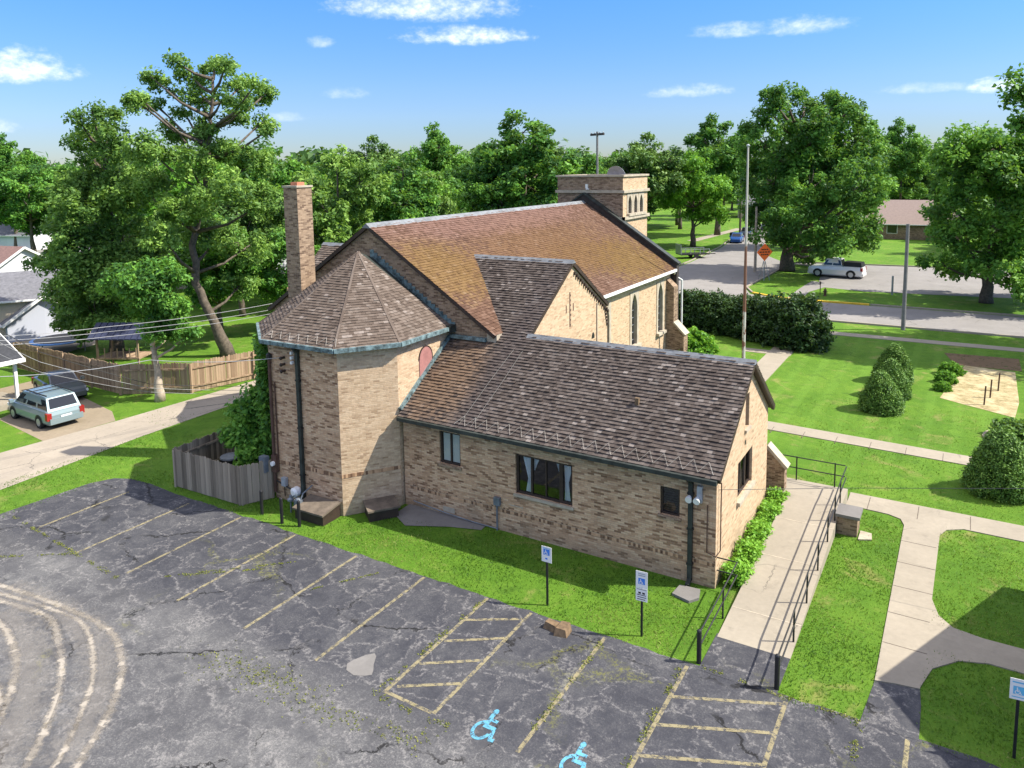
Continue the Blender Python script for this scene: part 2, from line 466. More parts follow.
def straw_material():
    mt, t, out = material('straw_mulch')
    P = posn(t)
    a = t.noise(P, 1.2, 6, 0.7)
    st = t.noise(t.n('Mapping', {'Vector': P, 'Scale': (2, 7, 1), 'Rotation': (0, 0, 0.6)}), 1.6, 6, 0.85)
    v = t.math('ADD', t.math('MULTIPLY', a, 0.5), t.math('MULTIPLY', st, 0.5))
    c = t.ramp(v, [(0.38, (0.10, 0.075, 0.03)), (0.48, (0.29, 0.235, 0.115)), (0.60, (0.50, 0.42, 0.25))])
    principled(t, out, c, 0.9, st, 0.6, 0.03)
    return mt


M['straw'] = straw_material()

# ------------------------------------------------------------------ sky
t = NT(wn)
wo = t.n('OutputWorld')
sky = t.n('TexSky', sky_type='NISHITA')
sky.sun_disc = False
sky.sun_elevation = SUN_EL
sky.sun_rotation = PI / 2 - SUN_AZ
sky.air_density = 1.0
sky.dust_density = 0.0
sky.ozone_density = 2.2
gen = t.n('TexCoord').outputs['Generated']
nv = t.n('VectorMath', {0: gen}, operation='NORMALIZE').outputs[0]
sp = t.n('SeparateXYZ', {0: nv})
az = t.math('MULTIPLY', t.math('ARCTAN2', sp.outputs[1], sp.outputs[0]), 180 / PI)
el = t.math('MULTIPLY', t.math('ARCSINE', sp.outputs[2]), 180 / PI)
cn = t.noise(t.n('CombineXYZ', {0: az, 1: t.math('MULTIPLY', el, 2.2), 2: 0.0}), 0.55, 6, 0.62)
cn2 = t.noise(t.n('CombineXYZ', {0: az, 1: t.math('MULTIPLY', el, 1.4), 2: 4.0}), 1.6, 6, 0.6)
dens = None
for (a0, e0, wa, we, amt) in [(153.5, 6.3, 3.4, 1.15, 1.15), (155.6, 2.8, 2.0, 0.6, 0.6), (127.2, 11.3, 7.0, 1.25, 0.9), (124.2, 9.3, 4.6, 0.75, 1.0), (134.7, 8.85, 1.0, 0.5, 0.45),
                              (133.1, 5.3, 1.7, 0.45, 0.35), (137.3, 3.6, 1.6, 0.4, 0.3), (105.0, 9.1, 2.9, 0.6, 0.5), (100.3, 9.1, 3.0, 0.7, 0.6), (108.0, 5.1, 3.2, 0.55, 0.5), (88.8, 4.5, 1.8, 0.55, 0.95), (92.8, 4.6, 3.0, 0.4, 0.35)]:
    dx = t.math('DIVIDE', t.math('SUBTRACT', az, a0), wa)
    dy = t.math('DIVIDE', t.math('SUBTRACT', el, e0), we)
    dy = t.math('MULTIPLY', dy, t.math('ADD', 1.15, t.math('MULTIPLY', t.math('SIGN', dy), -0.3)))
    r2 = t.math('ADD', t.math('MULTIPLY', dx, dx), t.math('MULTIPLY', dy, dy))
    q = t.math('ADD', t.math('SUBTRACT', 1.0, r2), t.math('ADD', t.math('MULTIPLY', t.math('SUBTRACT', cn, 0.5), 2.2), t.math('MULTIPLY', t.math('SUBTRACT', cn2, 0.5), 1.6)))
    q = t.math('MULTIPLY', t.step(q, -0.3, 2.1), amt)
    dens = q if dens is None else t.math('MAXIMUM', dens, q)
low = t.n('MapRange', {'Value': el, 'From Min': -2.0, 'From Max': 34.0, 'To Min': 0.27, 'To Max': 1.20}).outputs[0]
hsv = t.n('HueSaturation', {'Color': sky.outputs[0], 'Saturation': 1.38, 'Value': low})
tint = t.ramp(t.n('MapRange', {'Value': el, 'From Min': -1.0, 'From Max': 14.0}).outputs[0], [(0.0, (0.66, 0.83, 1.36)), (0.45, (0.84, 0.89, 1.20)), (1.0, (0.86, 0.88, 1.14))])
hsv = t.mix(1.0, hsv, tint, 'MULTIPLY')
fill_veil = t.math('MULTIPLY', t.step(el, 16.0, 34.0), t.math('ADD', 0.58, t.math('MULTIPLY', t.math('SUBTRACT', cn2, 0.5), 0.8)))  # unseen warm white sky overhead, added to lift and warm the fill light
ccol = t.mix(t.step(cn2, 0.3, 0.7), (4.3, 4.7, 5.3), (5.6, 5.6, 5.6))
skyc = t.mix(t.math('MULTIPLY', dens, 0.95, clamp=True), t.mix(fill_veil, hsv, (6.9, 6.4, 5.7)), ccol)
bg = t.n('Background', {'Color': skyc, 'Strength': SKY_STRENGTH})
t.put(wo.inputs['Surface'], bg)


# ------------------------------------------------------------------ mesh helpers
def clip(poly, pt, nrm):
    """keep the side of a convex 3D polygon where (p-pt).nrm >= 0"""
    out = []
    n = len(poly)
    for i in range(n):
        a, b = poly[i], poly[(i + 1) % n]
        da, db = (a - pt).dot(nrm), (b - pt).dot(nrm)
        if da >= -1e-9:
            out.append(a)
        if (da > 1e-9 and db < -1e-9) or (da < -1e-9 and db > 1e-9):
            out.append(a.lerp(b, da / (da - db)))
    return out if len(out) >= 3 else []


class MB:
    def __init__(self):
        self.v, self.f, self.uv = [], [], {}

    def face(self, pts, uv=None):
        i = len(self.v)
        self.v += [tuple(p) for p in pts]
        if uv:
            self.uv[len(self.f)] = uv
        self.f.append(tuple(range(i, i + len(pts))))

    def mesh(self, vs, fs):
        i = len(self.v)
        self.v += [tuple(p) for p in vs]
        self.f += [tuple(i + k for k in f) for f in fs]

    def box(self, x0, x1, y0, y1, z0, z1):
        self.hexa([(x0, y0, z0), (x1, y0, z0), (x1, y1, z0), (x0, y1, z0), (x0, y0, z1), (x1, y0, z1), (x1, y1, z1), (x0, y1, z1)])

    def hexa(self, p):
        self.mesh(p, [(3, 2, 1, 0), (4, 5, 6, 7), (0, 1, 5, 4), (1, 2, 6, 5), (2, 3, 7, 6), (3, 0, 4, 7)])

    def bar(self, a, b, wd, h):
        """rectangular bar from a to b, wd across (level), h deep"""
        a, b = Vector(a), Vector(b)
        d = (b - a).normalized()
        s = d.cross(Vector((0, 0, 1)))
        if s.length < 1e-4:
            s = Vector((1, 0, 0))
        s.normalize()
        u = s.cross(d)
        s, u = s * wd / 2, u * h / 2
        self.hexa([a - s - u, a + s - u, b + s - u, b - s - u, a - s + u, a + s + u, b + s + u, b - s + u])

    def tube(self, pts, r, n=6, cap=True):
        pts = [Vector(p) for p in pts]
        rs = r if isinstance(r, (list, tuple)) else [r] * len(pts)
        base = len(self.v)
        ref = None
        for k, p in enumerate(pts):
            d = (pts[min(k + 1, len(pts) - 1)] - pts[max(k - 1, 0)])
            if d.length < 1e-9:
                d = Vector((0, 0, 1))
            d.normalize()
            if ref is None:
                ref = d.orthogonal().normalized()
            ref = (ref - d * ref.dot(d))
            if ref.length < 1e-6:
                ref = d.orthogonal()
            ref.normalize()
            bi = d.cross(ref)
            for j in range(n):
                a = 2 * PI * j / n
                self.v.append(tuple(p + (ref * math.cos(a) + bi * math.sin(a)) * rs[k]))
        for k in range(len(pts) - 1):
            for j in range(n):
                a, b = base + k * n + j, base + k * n + (j + 1) % n
                self.f.append((a, b, b + n, a + n))
        if cap:
            self.f.append(tuple(base + j for j in reversed(range(n))))
            e = base + (len(pts) - 1) * n
            self.f.append(tuple(e + j for j in range(n)))

    def prism(self, poly, z0, z1):
        n = len(poly)
        self.mesh([(x, y, z0) for x, y in poly] + [(x, y, z1) for x, y in poly],
                  [tuple(reversed(range(n))), tuple(range(n, 2 * n))] + [(i, (i + 1) % n, n + (i + 1) % n, n + i) for i in range(n)])

    def extrude(self, poly3, off):
        """solid between a polygon and its copy moved by off"""
        n = len(poly3)
        off = Vector(off)
        self.mesh([Vector(p) for p in poly3] + [Vector(p) + off for p in poly3],
                  [tuple(reversed(range(n))), tuple(range(n, 2 * n))] + [(i, (i + 1) % n, n + (i + 1) % n, n + i) for i in range(n)])

    def lathe(self, c, prof, n=12):
        """prof: (radius, z) pairs"""
        b = len(self.v)
        for r, z in prof:
            for j in range(n):
                a = 2 * PI * j / n
                self.v.append((c[0] + r * math.cos(a), c[1] + r * math.sin(a), c[2] + z))
        for k in range(len(prof) - 1):
            for j in range(n):
                a, d = b + k * n + j, b + k * n + (j + 1) % n
                self.f.append((a, d, d + n, a + n))
        self.f.append(tuple(b + j for j in reversed(range(n))))
        e = b + (len(prof) - 1) * n
        self.f.append(tuple(e + j for j in range(n)))

    def wall(self, o, u, poly, holes=(), depth=0.14, inward=None):
        """vertical wall in the plane through o with level direction u; poly is convex in (u,z); rectangular holes get reveals"""
        o, u = Vector(o), Vector(u).normalized()
        Z = Vector((0, 0, 1))
        us = sorted({p[0] for p in poly} | {h[0] for h in holes} | {h[1] for h in holes})
        zs = sorted({p[1] for p in poly} | {h[2] for h in holes} | {h[3] for h in holes})
        if not holes:
            us, zs = [us[0], us[-1]], [zs[0], zs[-1]]
        P3 = [o + u * a + Z * b for a, b in poly]
        for i in range(len(us) - 1):
            for j in range(len(zs) - 1):
                mu, mz = (us[i] + us[i + 1]) / 2, (zs[j] + zs[j + 1]) / 2
                if any(h[0] < mu < h[1] and h[2] < mz < h[3] for h in holes):
                    continue
                q = P3
                for pt, nn in ((o + u * us[i], u), (o + u * us[i + 1], -u), (o + Z * zs[j], Z), (o + Z * zs[j + 1], -Z)):
                    q = clip(q, pt, nn) if q else q
                if q:
                    self.face(q)
        if inward is None:
            inward = u.cross(Z) * -1
        d = Vector(inward) * depth
        for a, b, c, e in holes:
            k = [o + u * a + Z * c, o + u * b + Z * c, o + u * b + Z * e, o + u * a + Z * e]
            for i in range(4):
                self.face([k[i], k[(i + 1) % 4], k[(i + 1) % 4] + d, k[i] + d])

    def arrays(self):
        return self.v, self.f

    def build(self, name, mat, parent=None, off=None, smooth=False, uv=True):
        me = bpy.data.meshes.new(name)
        off = Vector(off) if off is not None else (Vector(parent['base']) if parent is not None and 'base' in parent else Vector((0, 0, 0)))
        me.from_pydata([(x - off.x, y - off.y, z - off.z) for x, y, z in self.v], [], self.f)
        me.materials.append(mat)
        if uv:
            lay = me.uv_layers.new(name='UVMap').data
            Z = Vector((0, 0, 1))
            for p in me.polygons:
                given = self.uv.get(p.index)
                if given:
                    for li, c in zip(p.loop_indices, given):
                        lay[li].uv = c
                    continue
                nn = p.normal
                tt = Z.cross(nn)
                if tt.length < 0.05:
                    tt = Vector((1, 0, 0))
                tt.normalize()
                bb = nn.cross(tt)
                for li in p.loop_indices:
                    co = me.vertices[me.loops[li].vertex_index].co + off
                    lay[li].uv = (co.dot(tt), co.dot(bb))
        if smooth:
            for p in me.polygons:
                p.use_smooth = True
        o = bpy.data.objects.new(name, me)
        COL.objects.link(o)
        if parent is not None:
            o.parent = parent
        return o


_bases = {}


def thing(name, label, cat, loc=(0, 0, 0), rz=0.0, group=None, world=False):
    """an Empty at the thing's base; world=True: its parts are written in scene coordinates"""
    o = bpy.data.objects.new(name, None)
    o.empty_display_size = 0.3
    COL.objects.link(o)
    o.location = loc
    o.rotation_euler = (0, 0, rz)
    if world:
        o['base'] = list(loc)
    return tag(o, label, cat, group)


def tag(o, label, cat, group=None):
    o['label'] = label
    o['category'] = cat
    if group:
        o['group'] = group
    return o


def sub(parent, mb, name, mat, base, **k):
    """a part or sub-part written in scene coordinates under something whose origin is base"""
    return mb.build(name, mat, parent, off=base, **k)


def struct(name, mb, mat, **k):
    o = mb.build(name, mat, **k)
    o['kind'] = 'structure'
    return o


def copy_tree(o, parent=None):
    c = o.copy()
    COL.objects.link(c)
    if parent is not None:
        c.parent = parent
    for ch in list(o.children):
        copy_tree(ch, c)
    return c


def fast_mesh(name, V, F, mat, tint=None, smooth=False):
    """numpy vertices (n,3) and same-size faces (m,k)"""
    me = bpy.data.meshes.new(name)
    m_, k = F.shape
    me.vertices.add(len(V))
    me.vertices.foreach_set('co', V.astype(np.float32).ravel())
    me.loops.add(m_ * k)
    me.loops.foreach_set('vertex_index', F.astype(np.int32).ravel())
    me.polygons.add(m_)
    me.polygons.foreach_set('loop_start', np.arange(0, m_ * k, k, dtype=np.int32))
    me.polygons.foreach_set('loop_total', np.full(m_, k, dtype=np.int32))
    me.materials.append(mat)
    if tint is not None:
        a = me.attributes.new('tint', 'FLOAT', 'POINT')
        a.data.foreach_set('value', tint.astype(np.float32))
    me.update(calc_edges=True)
    me.validate()
    return me


# ------------------------------------------------------------------ ground, roads, paths
def sheet(name, poly, z, mat):
    b = MB()
    b.face([(x, y, z) for x, y in poly])
    return struct(name, b, mat)


def slab(name, poly, z0, z1, mat):
    b = MB()
    b.prism(poly, z0, z1)
    return struct(name, b, mat)


sheet('lawn', [(-900, -300), (700, -300), (700, 1100), (-900, 1100)], 0.0, M['grass'])


def ragged(x0, x1, y, amp, step, rnd):
    """points along a worn pavement edge"""
    n = max(2, int(abs(x1 - x0) / step))
    return [(x0 + (x1 - x0) * i / n, y + rnd.uniform(-amp, amp)) for i in range(n + 1)]


rnd = random.Random(4)
edge = ragged(6.0, -26.2, 17.42, 0.05, 0.35, rnd) + [(-27.6, 17.5), (-28.8, 17.42), (-29.5, 17.1), (-29.9, 16.3), (-30.0, 14.5), (-30.2, 11.0), (-31.5, 5.0)]
sheet('parking_lot', [(-31.5, -12), (14, -12), (14, 17.4)] + edge, 0.012, M['asphalt'])
sheet('asphalt_apron', [(-1.52, 17.38), (-0.35, 17.38), (-0.37, 18.6), (-0.42, 19.2), (-0.9, 19.12), (-1.38, 19.0)], 0.016, M['asphalt'])
sheet('asphalt_ramp_foot', [(-5.2, 17.3), (-3.32, 17.3), (-3.3, 18.9), (-5.2, 19.0)], 0.018, M['asphalt'])
sheet('alley', [(-36.95, -30), (-36.8, 16.3), (-36.3, 21.6), (-36.0, 29.5), (-36.6, 45), (-38, 75), (-34.6, 75), (-33.4, 45), (-33.4, 28), (-33.1, 20.6), (-32.6, 16), (-32.2, 12), (-32.0, -30)][::-1], 0.010, M['concrete_alley'])
sheet('gravel_driveway', [(-42, 18.6), (-36.6, 18.0), (-36.4, 21.4), (-38, 22.2), (-48, 24), (-48, 20.5), (-43, 20.6)], 0.007, M['gravel'])
sheet('street', [(-300, 62.0), (300, 64.6), (300, 73.6), (-12.8, 71.6), (-17.5, 73.2), (-19.0, 77), (-18.6, 97), (-22.5, 104), (-28.5, 128), (-30, 136), (-36, 230), (-42, 230), (-34.2, 134), (-31.2, 112), (-30.0, 94), (-30.0, 77), (-31.5, 72.4), (-300, 70)], 0.010, M['street'])
sheet('side_parking_lot', [(-18.2, 97.6), (-14.2, 94.5), (-13.2, 85), (-12.4, 80.5), (-8.26, 79.4), (6, 81.5), (40, 84), (40, 105.5), (-18.2, 99)], 0.012, M['street'])
slab('sidewalk', [(-60, 57.1), (60, 59.7), (60, 60.8), (-60, 58.2)], -0.05, 0.03, M['concrete'])
slab('footpath', [(-8.2, 35.75), (12, 34.6), (12, 35.7), (-8.2, 36.9)], -0.05, 0.032, M['concrete'])
slab('footpath', [(-10.9, 38), (-9.5, 38), (-9.5, 57.8), (-10.9, 57.8)], -0.05, 0.026, M['concrete'])
slab('footpath', [(-12.5, 50.4), (-9.45, 50.4), (-9.45, 51.4), (-12.5, 51.4)], -0.05, 0.022, M['concrete'])
slab('footpath', [(-1.38, 19.02), (-0.92, 19.14), (-0.42, 19.22), (-0.42, 19.3), (-0.2, 20.2), (0.35, 20.85), (1.0, 21.1), (12, 20.9), (12, 22.1), (0.9, 22.2), (0.2, 22.35), (-0.15, 22.8), (-0.34, 23.6), (-0.28, 28.0), (-0.1, 28.5), (0.4, 28.85), (12, 28.6), (12, 30.0), (-3.3, 30.15), (-3.3, 28.95), (-1.9, 28.85), (-1.5, 28.65), (-1.36, 28.2)], -0.05, 0.030, M['concrete'])
b = MB()
for k in range(1, 6):
    b.box(-1.36, -0.34, 19.2 + k * 1.55 - 0.012, 19.2 + k * 1.55 + 0.012, 0.0, 0.0335)
for k in range(6):
    b.box(-2.6 + k * 1.6 - 0.012, -2.6 + k * 1.6 + 0.012, 28.9, 30.0, 0.0, 0.0335)
for k in range(11):
    b.box(-7.4 + k * 1.4 - 0.012, -7.4 + k * 1.4 + 0.012, 35.3, 36.2, 0.0, 0.0345)
struct('path_joint', b, M['bark'])
b = MB()
b.face([(-0.8, 45.0, .012), (0.5, 44.2, .012), (2.45, 43.1, .012), (2.75, 46, .012), (2.85, 52.6, .012), (0.3, 53.0, .012), (-0.2, 49.7, .012)])
struct('straw_bed', b, M['straw'])
b = MB()
b.face([(-0.2, 52.9, .010), (3.2, 53.0, .010), (3.2, 56.3, .010), (-0.9, 56.0, .010)], [(0.5, 0), (0.6, 0), (0.5, 1), (0.4, 1)])
struct('bare_soil', b, M['dirt'])
b = MB()
b.face([(-17.3, 20.2, .03), (-16.4, 19.7, .03), (-15.0, 20.4, .02), (-13.9, 20.75, .02), (-13.9, 21.14, .04), (-17.3, 21.14, .06)])
struct('concrete_pad', b, M['patch'])


# kerbs of the street
def kerb(pts, mat, wd=0.16, h=0.13):
    b = MB()
    for a, c in zip(pts, pts[1:]):
        b.bar((a[0], a[1], h / 2 - 0.02), (c[0], c[1], h / 2 - 0.02), wd, h + 0.04)
    return struct('kerb', b, mat)


kerb([(-7.0, 71.95), (-12.6, 71.75), (-14.6, 72.2), (-16.2, 73.0), (-17.4, 73.8)], M['yellow_kerb'], 0.3)
kerb([(300, 73.8), (-6.9, 71.95)], M['concrete_alley'])
kerb([(-17.5, 74), (-18.8, 77), (-18.5, 96.5)], M['concrete_alley'])
kerb([(-31.8, 72.3), (-30.3, 77), (-30.3, 94), (-31.5, 112), (-34.5, 134)], M['concrete_alley'])
kerb([(-300, 61.9), (300, 64.45)], M['concrete_alley'])
kerb([(-18.2, 99.2), (40, 105.8)], M['concrete_alley'])


# painted lines
def line(a, c, wd=0.1, faint=False, z=0.016):
    a, c = Vector((*a, z)), Vector((*c, z))
    d = (c - a).normalized()
    s = Vector((-d.y, d.x, 0)) * wd / 2
    b = MB()
    b.face([a - s, c - s, c + s, a + s])
    return struct('parking_line', b, M['line_faint'] if faint else M['line'])


for x, y0, y1, ft in [(-27.7, 13.2, 16.6, 0), (-24.7, 12.8, 17.1, 0), (-22.03, 12.9, 17.3, 0), (-19.28, 12.75, 17.35, 0), (-16.46, 12.8, 17.3, 0), (-13.75, 12.8, 17.35, 0), (-11.44, 12.75, 17.35, 0), (-9.98, 12.78, 17.35, 0), (-7.72, 12.75, 17.35, 0), (-5.47, 11.9, 17.3, 0), (-3.08, 12.5, 17.2, 0), (-0.56, 13.0, 17.3, 0)]:
    line((x, y0), (x, y1), 0.10, ft)
for a, c in [((-11.4, 16.15), (-10.05, 16.97)), ((-11.35, 15.09), (-10.03, 15.99)), ((-11.36, 14.02), (-10.03, 14.94)), ((-11.3, 13.08), (-10.03, 13.93))]:
    line(a, c, 0.10, False, 0.0185)
line((-11.4, 12.8), (-10.03, 12.78), 0.10, False, 0.0185)
for k in range(5):
    line((-5.42, 16.05 - k * 1.04), (-3.12, 17.08 - k * 1.04), 0.10, False, 0.0185)


def ring_arc(b, c, r0, r1, a0, a1, n, z):
    for i in range(n):
        p, q = a0 + (a1 - a0) * i / n, a0 + (a1 - a0) * (i + 1) / n
        b.face([(c[0] + r0 * math.cos(p), c[1] + r0 * math.sin(p), z), (c[0] + r1 * math.cos(p), c[1] + r1 * math.sin(p), z),
                (c[0] + r1 * math.cos(q), c[1] + r1 * math.sin(q), z), (c[0] + r0 * math.cos(q), c[1] + r0 * math.sin(q), z)])


def flat_bar(b, p, q, wd, z):
    p, q = Vector((*p, z)), Vector((*q, z))
    d = (q - p).normalized()
    s = Vector((-d.y, d.x, 0)) * wd / 2
    b.face([p - s, q - s, q + s, p + s])


def wheelchair(b, z=0.0, s=1.0):
    """the access symbol lying flat, 1 unit high"""
    n = 16
    b.face([(0.10 * s + 0.085 * s * math.cos(2 * PI * i / n), 0.90 * s + 0.085 * s * math.sin(2 * PI * i / n), z) for i in range(n)])
    flat_bar(b, (0.09 * s, 0.82 * s), (0.13 * s, 0.40 * s), 0.13 * s, z)
    flat_bar(b, (0.07 * s, 0.41 * s), (0.44 * s, 0.41 * s), 0.12 * s, z + .0003)
    flat_bar(b, (0.41 * s, 0.45 * s), (0.53 * s, 0.08 * s), 0.12 * s, z + .0006)
    flat_bar(b, (0.50 * s, 0.09 * s), (0.66 * s, 0.11 * s), 0.10 * s, z + .0009)
    flat_bar(b, (0.11 * s, 0.63 * s), (0.38 * s, 0.63 * s), 0.09 * s, z + .0003)
    ring_arc(b, (0.13 * s, 0.26 * s), 0.21 * s, 0.31 * s, math.radians(105), math.radians(355), 22, z + .0012)


for loc, lab in (((-8.83, 12.65, 0.019), 'pale blue painted wheelchair symbol beside the yellow hatched aisle'),
                 ((-6.66, 12.75, 0.019), 'pale blue painted wheelchair symbol between two plain yellow lines, cut by the photo bottom edge')):
    b = MB()
    wheelchair(b, 0, 1.0)
    b.v = [(x * 0.76, y * 1.0, z) for x, y, z in b.v]
    o = b.build('wheelchair_symbol', M['isa'])
    o.location = loc
    tag(o, lab, 'painted symbol', 'wheelchair symbols painted on the lot')


# pale arcs left by turning tyres
def track(pts, wd, mt_='dust'):
    pts = [Vector((x, y, 0.017)) for x, y in pts]
    P = []
    for i in range(len(pts) - 1):
        p0, p1, p2, p3 = pts[max(i - 1, 0)], pts[i], pts[i + 1], pts[min(i + 2, len(pts) - 1)]
        for k in range(6):
            u = k / 6
            P.append(0.5 * ((2 * p1) + (p2 - p0) * u + (2 * p0 - 5 * p1 + 4 * p2 - p3) * u * u + (3 * p1 - p0 - 3 * p2 + p3) * u ** 3))
    P.append(pts[-1])
    b = MB()
    L = []
    for i, p in enumerate(P):
        d = (P[min(i + 1, len(P) - 1)] - P[max(i - 1, 0)]).normalized()
        s = Vector((-d.y, d.x, 0)) * wd / 2
        L.append((p - s, p + s))
    for i in range(len(L) - 1):
        b.face([L[i][0], L[i + 1][0], L[i + 1][1], L[i][1]], [(0, i), (0, i + 1), (1, i + 1), (1, i)])
    return struct('tyre_track', b, M[mt_])


track([(-26.4, 10.0), (-24.82, 10.55), (-22, 10.88), (-19.65, 10.9), (-17.9, 10.2), (-16.72, 9.2), (-16.0, 8.3), (-15.2, 7.1), (-14.2, 5.0)], 0.34)
track([(-25.5, 9.9), (-24.4, 10.3), (-22.2, 10.65), (-20.5, 10.7), (-18.4, 9.75), (-17.0, 8.6), (-16.0, 7.5), (-15, 6)], 0.26)
track([(-25, 9.9), (-22, 10.4), (-20.4, 9.95), (-18.7, 9.1), (-17.3, 8.0), (-16, 6.6)], 0.34)
track([(-24.0, 9.55), (-22.3, 9.5), (-20.4, 8.9), (-19.0, 8.0), (-17.9, 7.0), (-17.3, 6)], 0.34)
track([(-20.6, 8.2), (-19.2, 7.9), (-18.3, 7.2), (-17.6, 6.3)], 0.6)
track([(-23.2, 9.9), (-20.8, 9.4), (-19.2, 8.6), (-17.6, 7.4), (-16.6, 6.0)], 1.8, 'dust_faint')
track([(-24.5, 10.6), (-21.5, 10.7), (-19.0, 10.2), (-17.2, 9.0), (-16.0, 7.6)], 1.6, 'dust_faint')
b = MB()
b.face([(-12.95, 13.11, .0165), (-12.8, 12.92, .0165), (-12.5, 12.86, .0165), (-12.25, 12.98, .0165), (-12.12, 13.1, .0165), (-12.2, 13.25, .0165), (-12.34, 13.42, .0165), (-12.5, 13.7, .0165), (-12.62, 13.78, .0165), (-12.78, 13.6, .0165), (-12.92, 13.3, .0165)])
struct('asphalt_patch', b, M['patch'])

# ------------------------------------------------------------------ church
CH = (-15.0, 30.0, 0.0)
church = thing('church', 'buff brick church with mossy tiled roofs, polygonal apse, tall chimney and square tower', 'church', CH, world=True)


def cpart(mb, name, mat, parent=None, **k):
    return mb.build(name, mat, parent or church, off=CH, **k)


rr = random.Random(11)


def roof(name, polys, mat, course, tile=0.24, lip=0.028, thick=0.14, tris=True, wob=0.5):
    """tiled slope(s) sharing one set of courses, with a lipped tile for every cell and a dark board under it"""
    b, s = MB(), MB()
    h0 = None
    for poly in polys:
        poly = [Vector(p) for p in poly]
        n = (poly[1] - poly[0]).cross(poly[2] - poly[0]).normalized()
        if n.z < 0:
            n = -n
            poly.reverse()
        tt = Vector((0, 0, 1)).cross(n).normalized()
        up = n.cross(tt)
        hs = [p.dot(up) for p in poly]
        us = [p.dot(tt) for p in poly]
        if h0 is None:
            h0 = min(hs)
        r0, r1 = math.floor((min(hs) - h0) / course + 1e-6), math.ceil((max(hs) - h0) / course)
        o = poly[0] - up * poly[0].dot(up) - tt * poly[0].dot(tt)
        for r in range(r0, r1):
            lo, hi = h0 + r * course, h0 + (r + 1) * course
            st = clip(poly, o + up * lo, up)
            st = clip(st, o + up * hi, -up) if st else st
            if not st:
                continue
            ph = (r % 2) * 0.5 * tile
            k0, k1 = math.floor((min(p.dot(tt) for p in st) + ph) / tile), math.ceil((max(p.dot(tt) for p in st) + ph) / tile)
            for k in range(k0, k1):
                c = clip(st, o + tt * (k * tile - ph), tt)
                c = clip(c, o + tt * ((k + 1) * tile - ph), -tt) if c else c
                if not c:
                    continue
                lf = lip * (1 + rr.uniform(-wob, wob))
                sl = rr.uniform(-0.006, 0.006)
                top = [p + n * (lf * (1 - (p.dot(up) - lo) / course) + 0.002 + sl * ((p.dot(tt) + ph) / tile - k)) for p in c]
                cu = (k + 0.5) * tile - ph
                uv = [(cu + (p.dot(tt) - cu) * 0.96, r + 0.03 + 0.94 * (p.dot(up) - lo) / course) for p in c]
                b.face(top, uv)
                for i in range(len(c)):
                    j = (i + 1) % len(c)
                    if abs(c[i].dot(up) - lo) < 1e-5 and abs(c[j].dot(up) - lo) < 1e-5:
                        b.face([c[i] - n * 0.01, c[j] - n * 0.01, top[j], top[i]], [(cu, r + 0.05)] * 4)
        s.extrude([p - n * (thick + 0.004) for p in poly], n * thick)
    ro = cpart(b, name, mat)
    cpart(s, 'roof_board', M['dark_wood'], ro)
    return ro


SL = 0.655
EY, EZ = 20.75, 3.50
RY = 24.7


def cat(y):
    return EZ + SL * (y - EY)


# nave
NX0, NX1, NRX, NRZ, NEZ = -27.9, -15.3, -21.6, 10.15, 6.05
NY0, NY1 = 24.05, 45.0
b = MB()
b.wall((-27.55, 24.2, 0), (1, 0, 0), [(0, 0), (11.9, 0), (11.9, 6.15), (5.95, 10.0), (0, 6.15)])
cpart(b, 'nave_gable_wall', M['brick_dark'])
lanc = [(39.05, 2.35, 5.5), (43.2, 2.3, 5.5), (35.2, 2.4, 5.5)]
b = MB()
b.wall((-15.65, 24.2, 0), (0, 1, 0), [(0, 0), (20.9, 0), (20.9, 6.1), (0, 6.1)], [(yc - 24.2 - 0.62, yc - 24.2 + 0.62, z0, z1) for yc, z0, z1 in lanc], 0.25, (-1, 0, 0))
cpart(b, 'nave_side_wall', M['brick_lit_tone'])
b = MB()
b.wall((-27.55, 45.1, 0), (0, -1, 0), [(0, 0), (20.9, 0), (20.9, 6.1), (0, 6.1)])
cpart(b, 'nave_side_wall', M['brick_lit_tone'])
nr = roof('nave_roof', [[(NX1, NY0, NEZ), (NX1, NY1, NEZ), (NRX, NY1, NRZ), (NRX, NY0, NRZ)]], M['tile_nave'], 0.15, 0.17, 0.02)
roof('nave_roof', [[(NX0, NY1, NEZ), (NX0, NY0, NEZ), (NRX, NY0, NRZ), (NRX, NY1, NRZ)]], M['tile_nave'], 0.15, 0.17, 0.02)


def ridge_cap(a, c, wd=0.2, drop=0.13, mat='ridge', name='ridge_cap'):
    a, c = Vector(a), Vector(c)
    d = (c - a).normalized()
    s = d.cross(Vector((0, 0, 1))).normalized() * wd
    dz = Vector((0, 0, -drop))
    up = Vector((0, 0, 0.05))
    q = [a + up, a + s + dz, a - s + dz, c + up, c + s + dz, c - s + dz]
    b = MB()
    b.mesh(q, [(0, 1, 4, 3), (2, 0, 3, 5), (0, 2, 1), (3, 4, 5)])
    return cpart(b, name, M[mat])


ridge_cap((NRX, NY0 - 0.02, NRZ), (NRX, NY1, NRZ), 0.24, 0.15)
# front parapet of the nave with coping
b = MB()
pz = 0.42
P = [(-28.05, 0), (-15.25, 0), (-15.25, NEZ + pz - 0.1), (NRX, NRZ + pz + 0.05), (-28.05, NEZ + pz - 0.1)]
b.extrude([(x, 45.02, z) for x, z in P], (0, 0.4, 0))
par = cpart(b, 'gable_parapet', M['tar'])
b = MB()
for x0, x1 in ((-28.15, NRX), (-15.15, NRX)):
    b.bar((x0, 45.22, NEZ + pz - 0.1), (x1, 45.22, NRZ + pz + 0.1), 0.52, 0.10)
cpart(b, 'coping', M['copper_dark'], par)
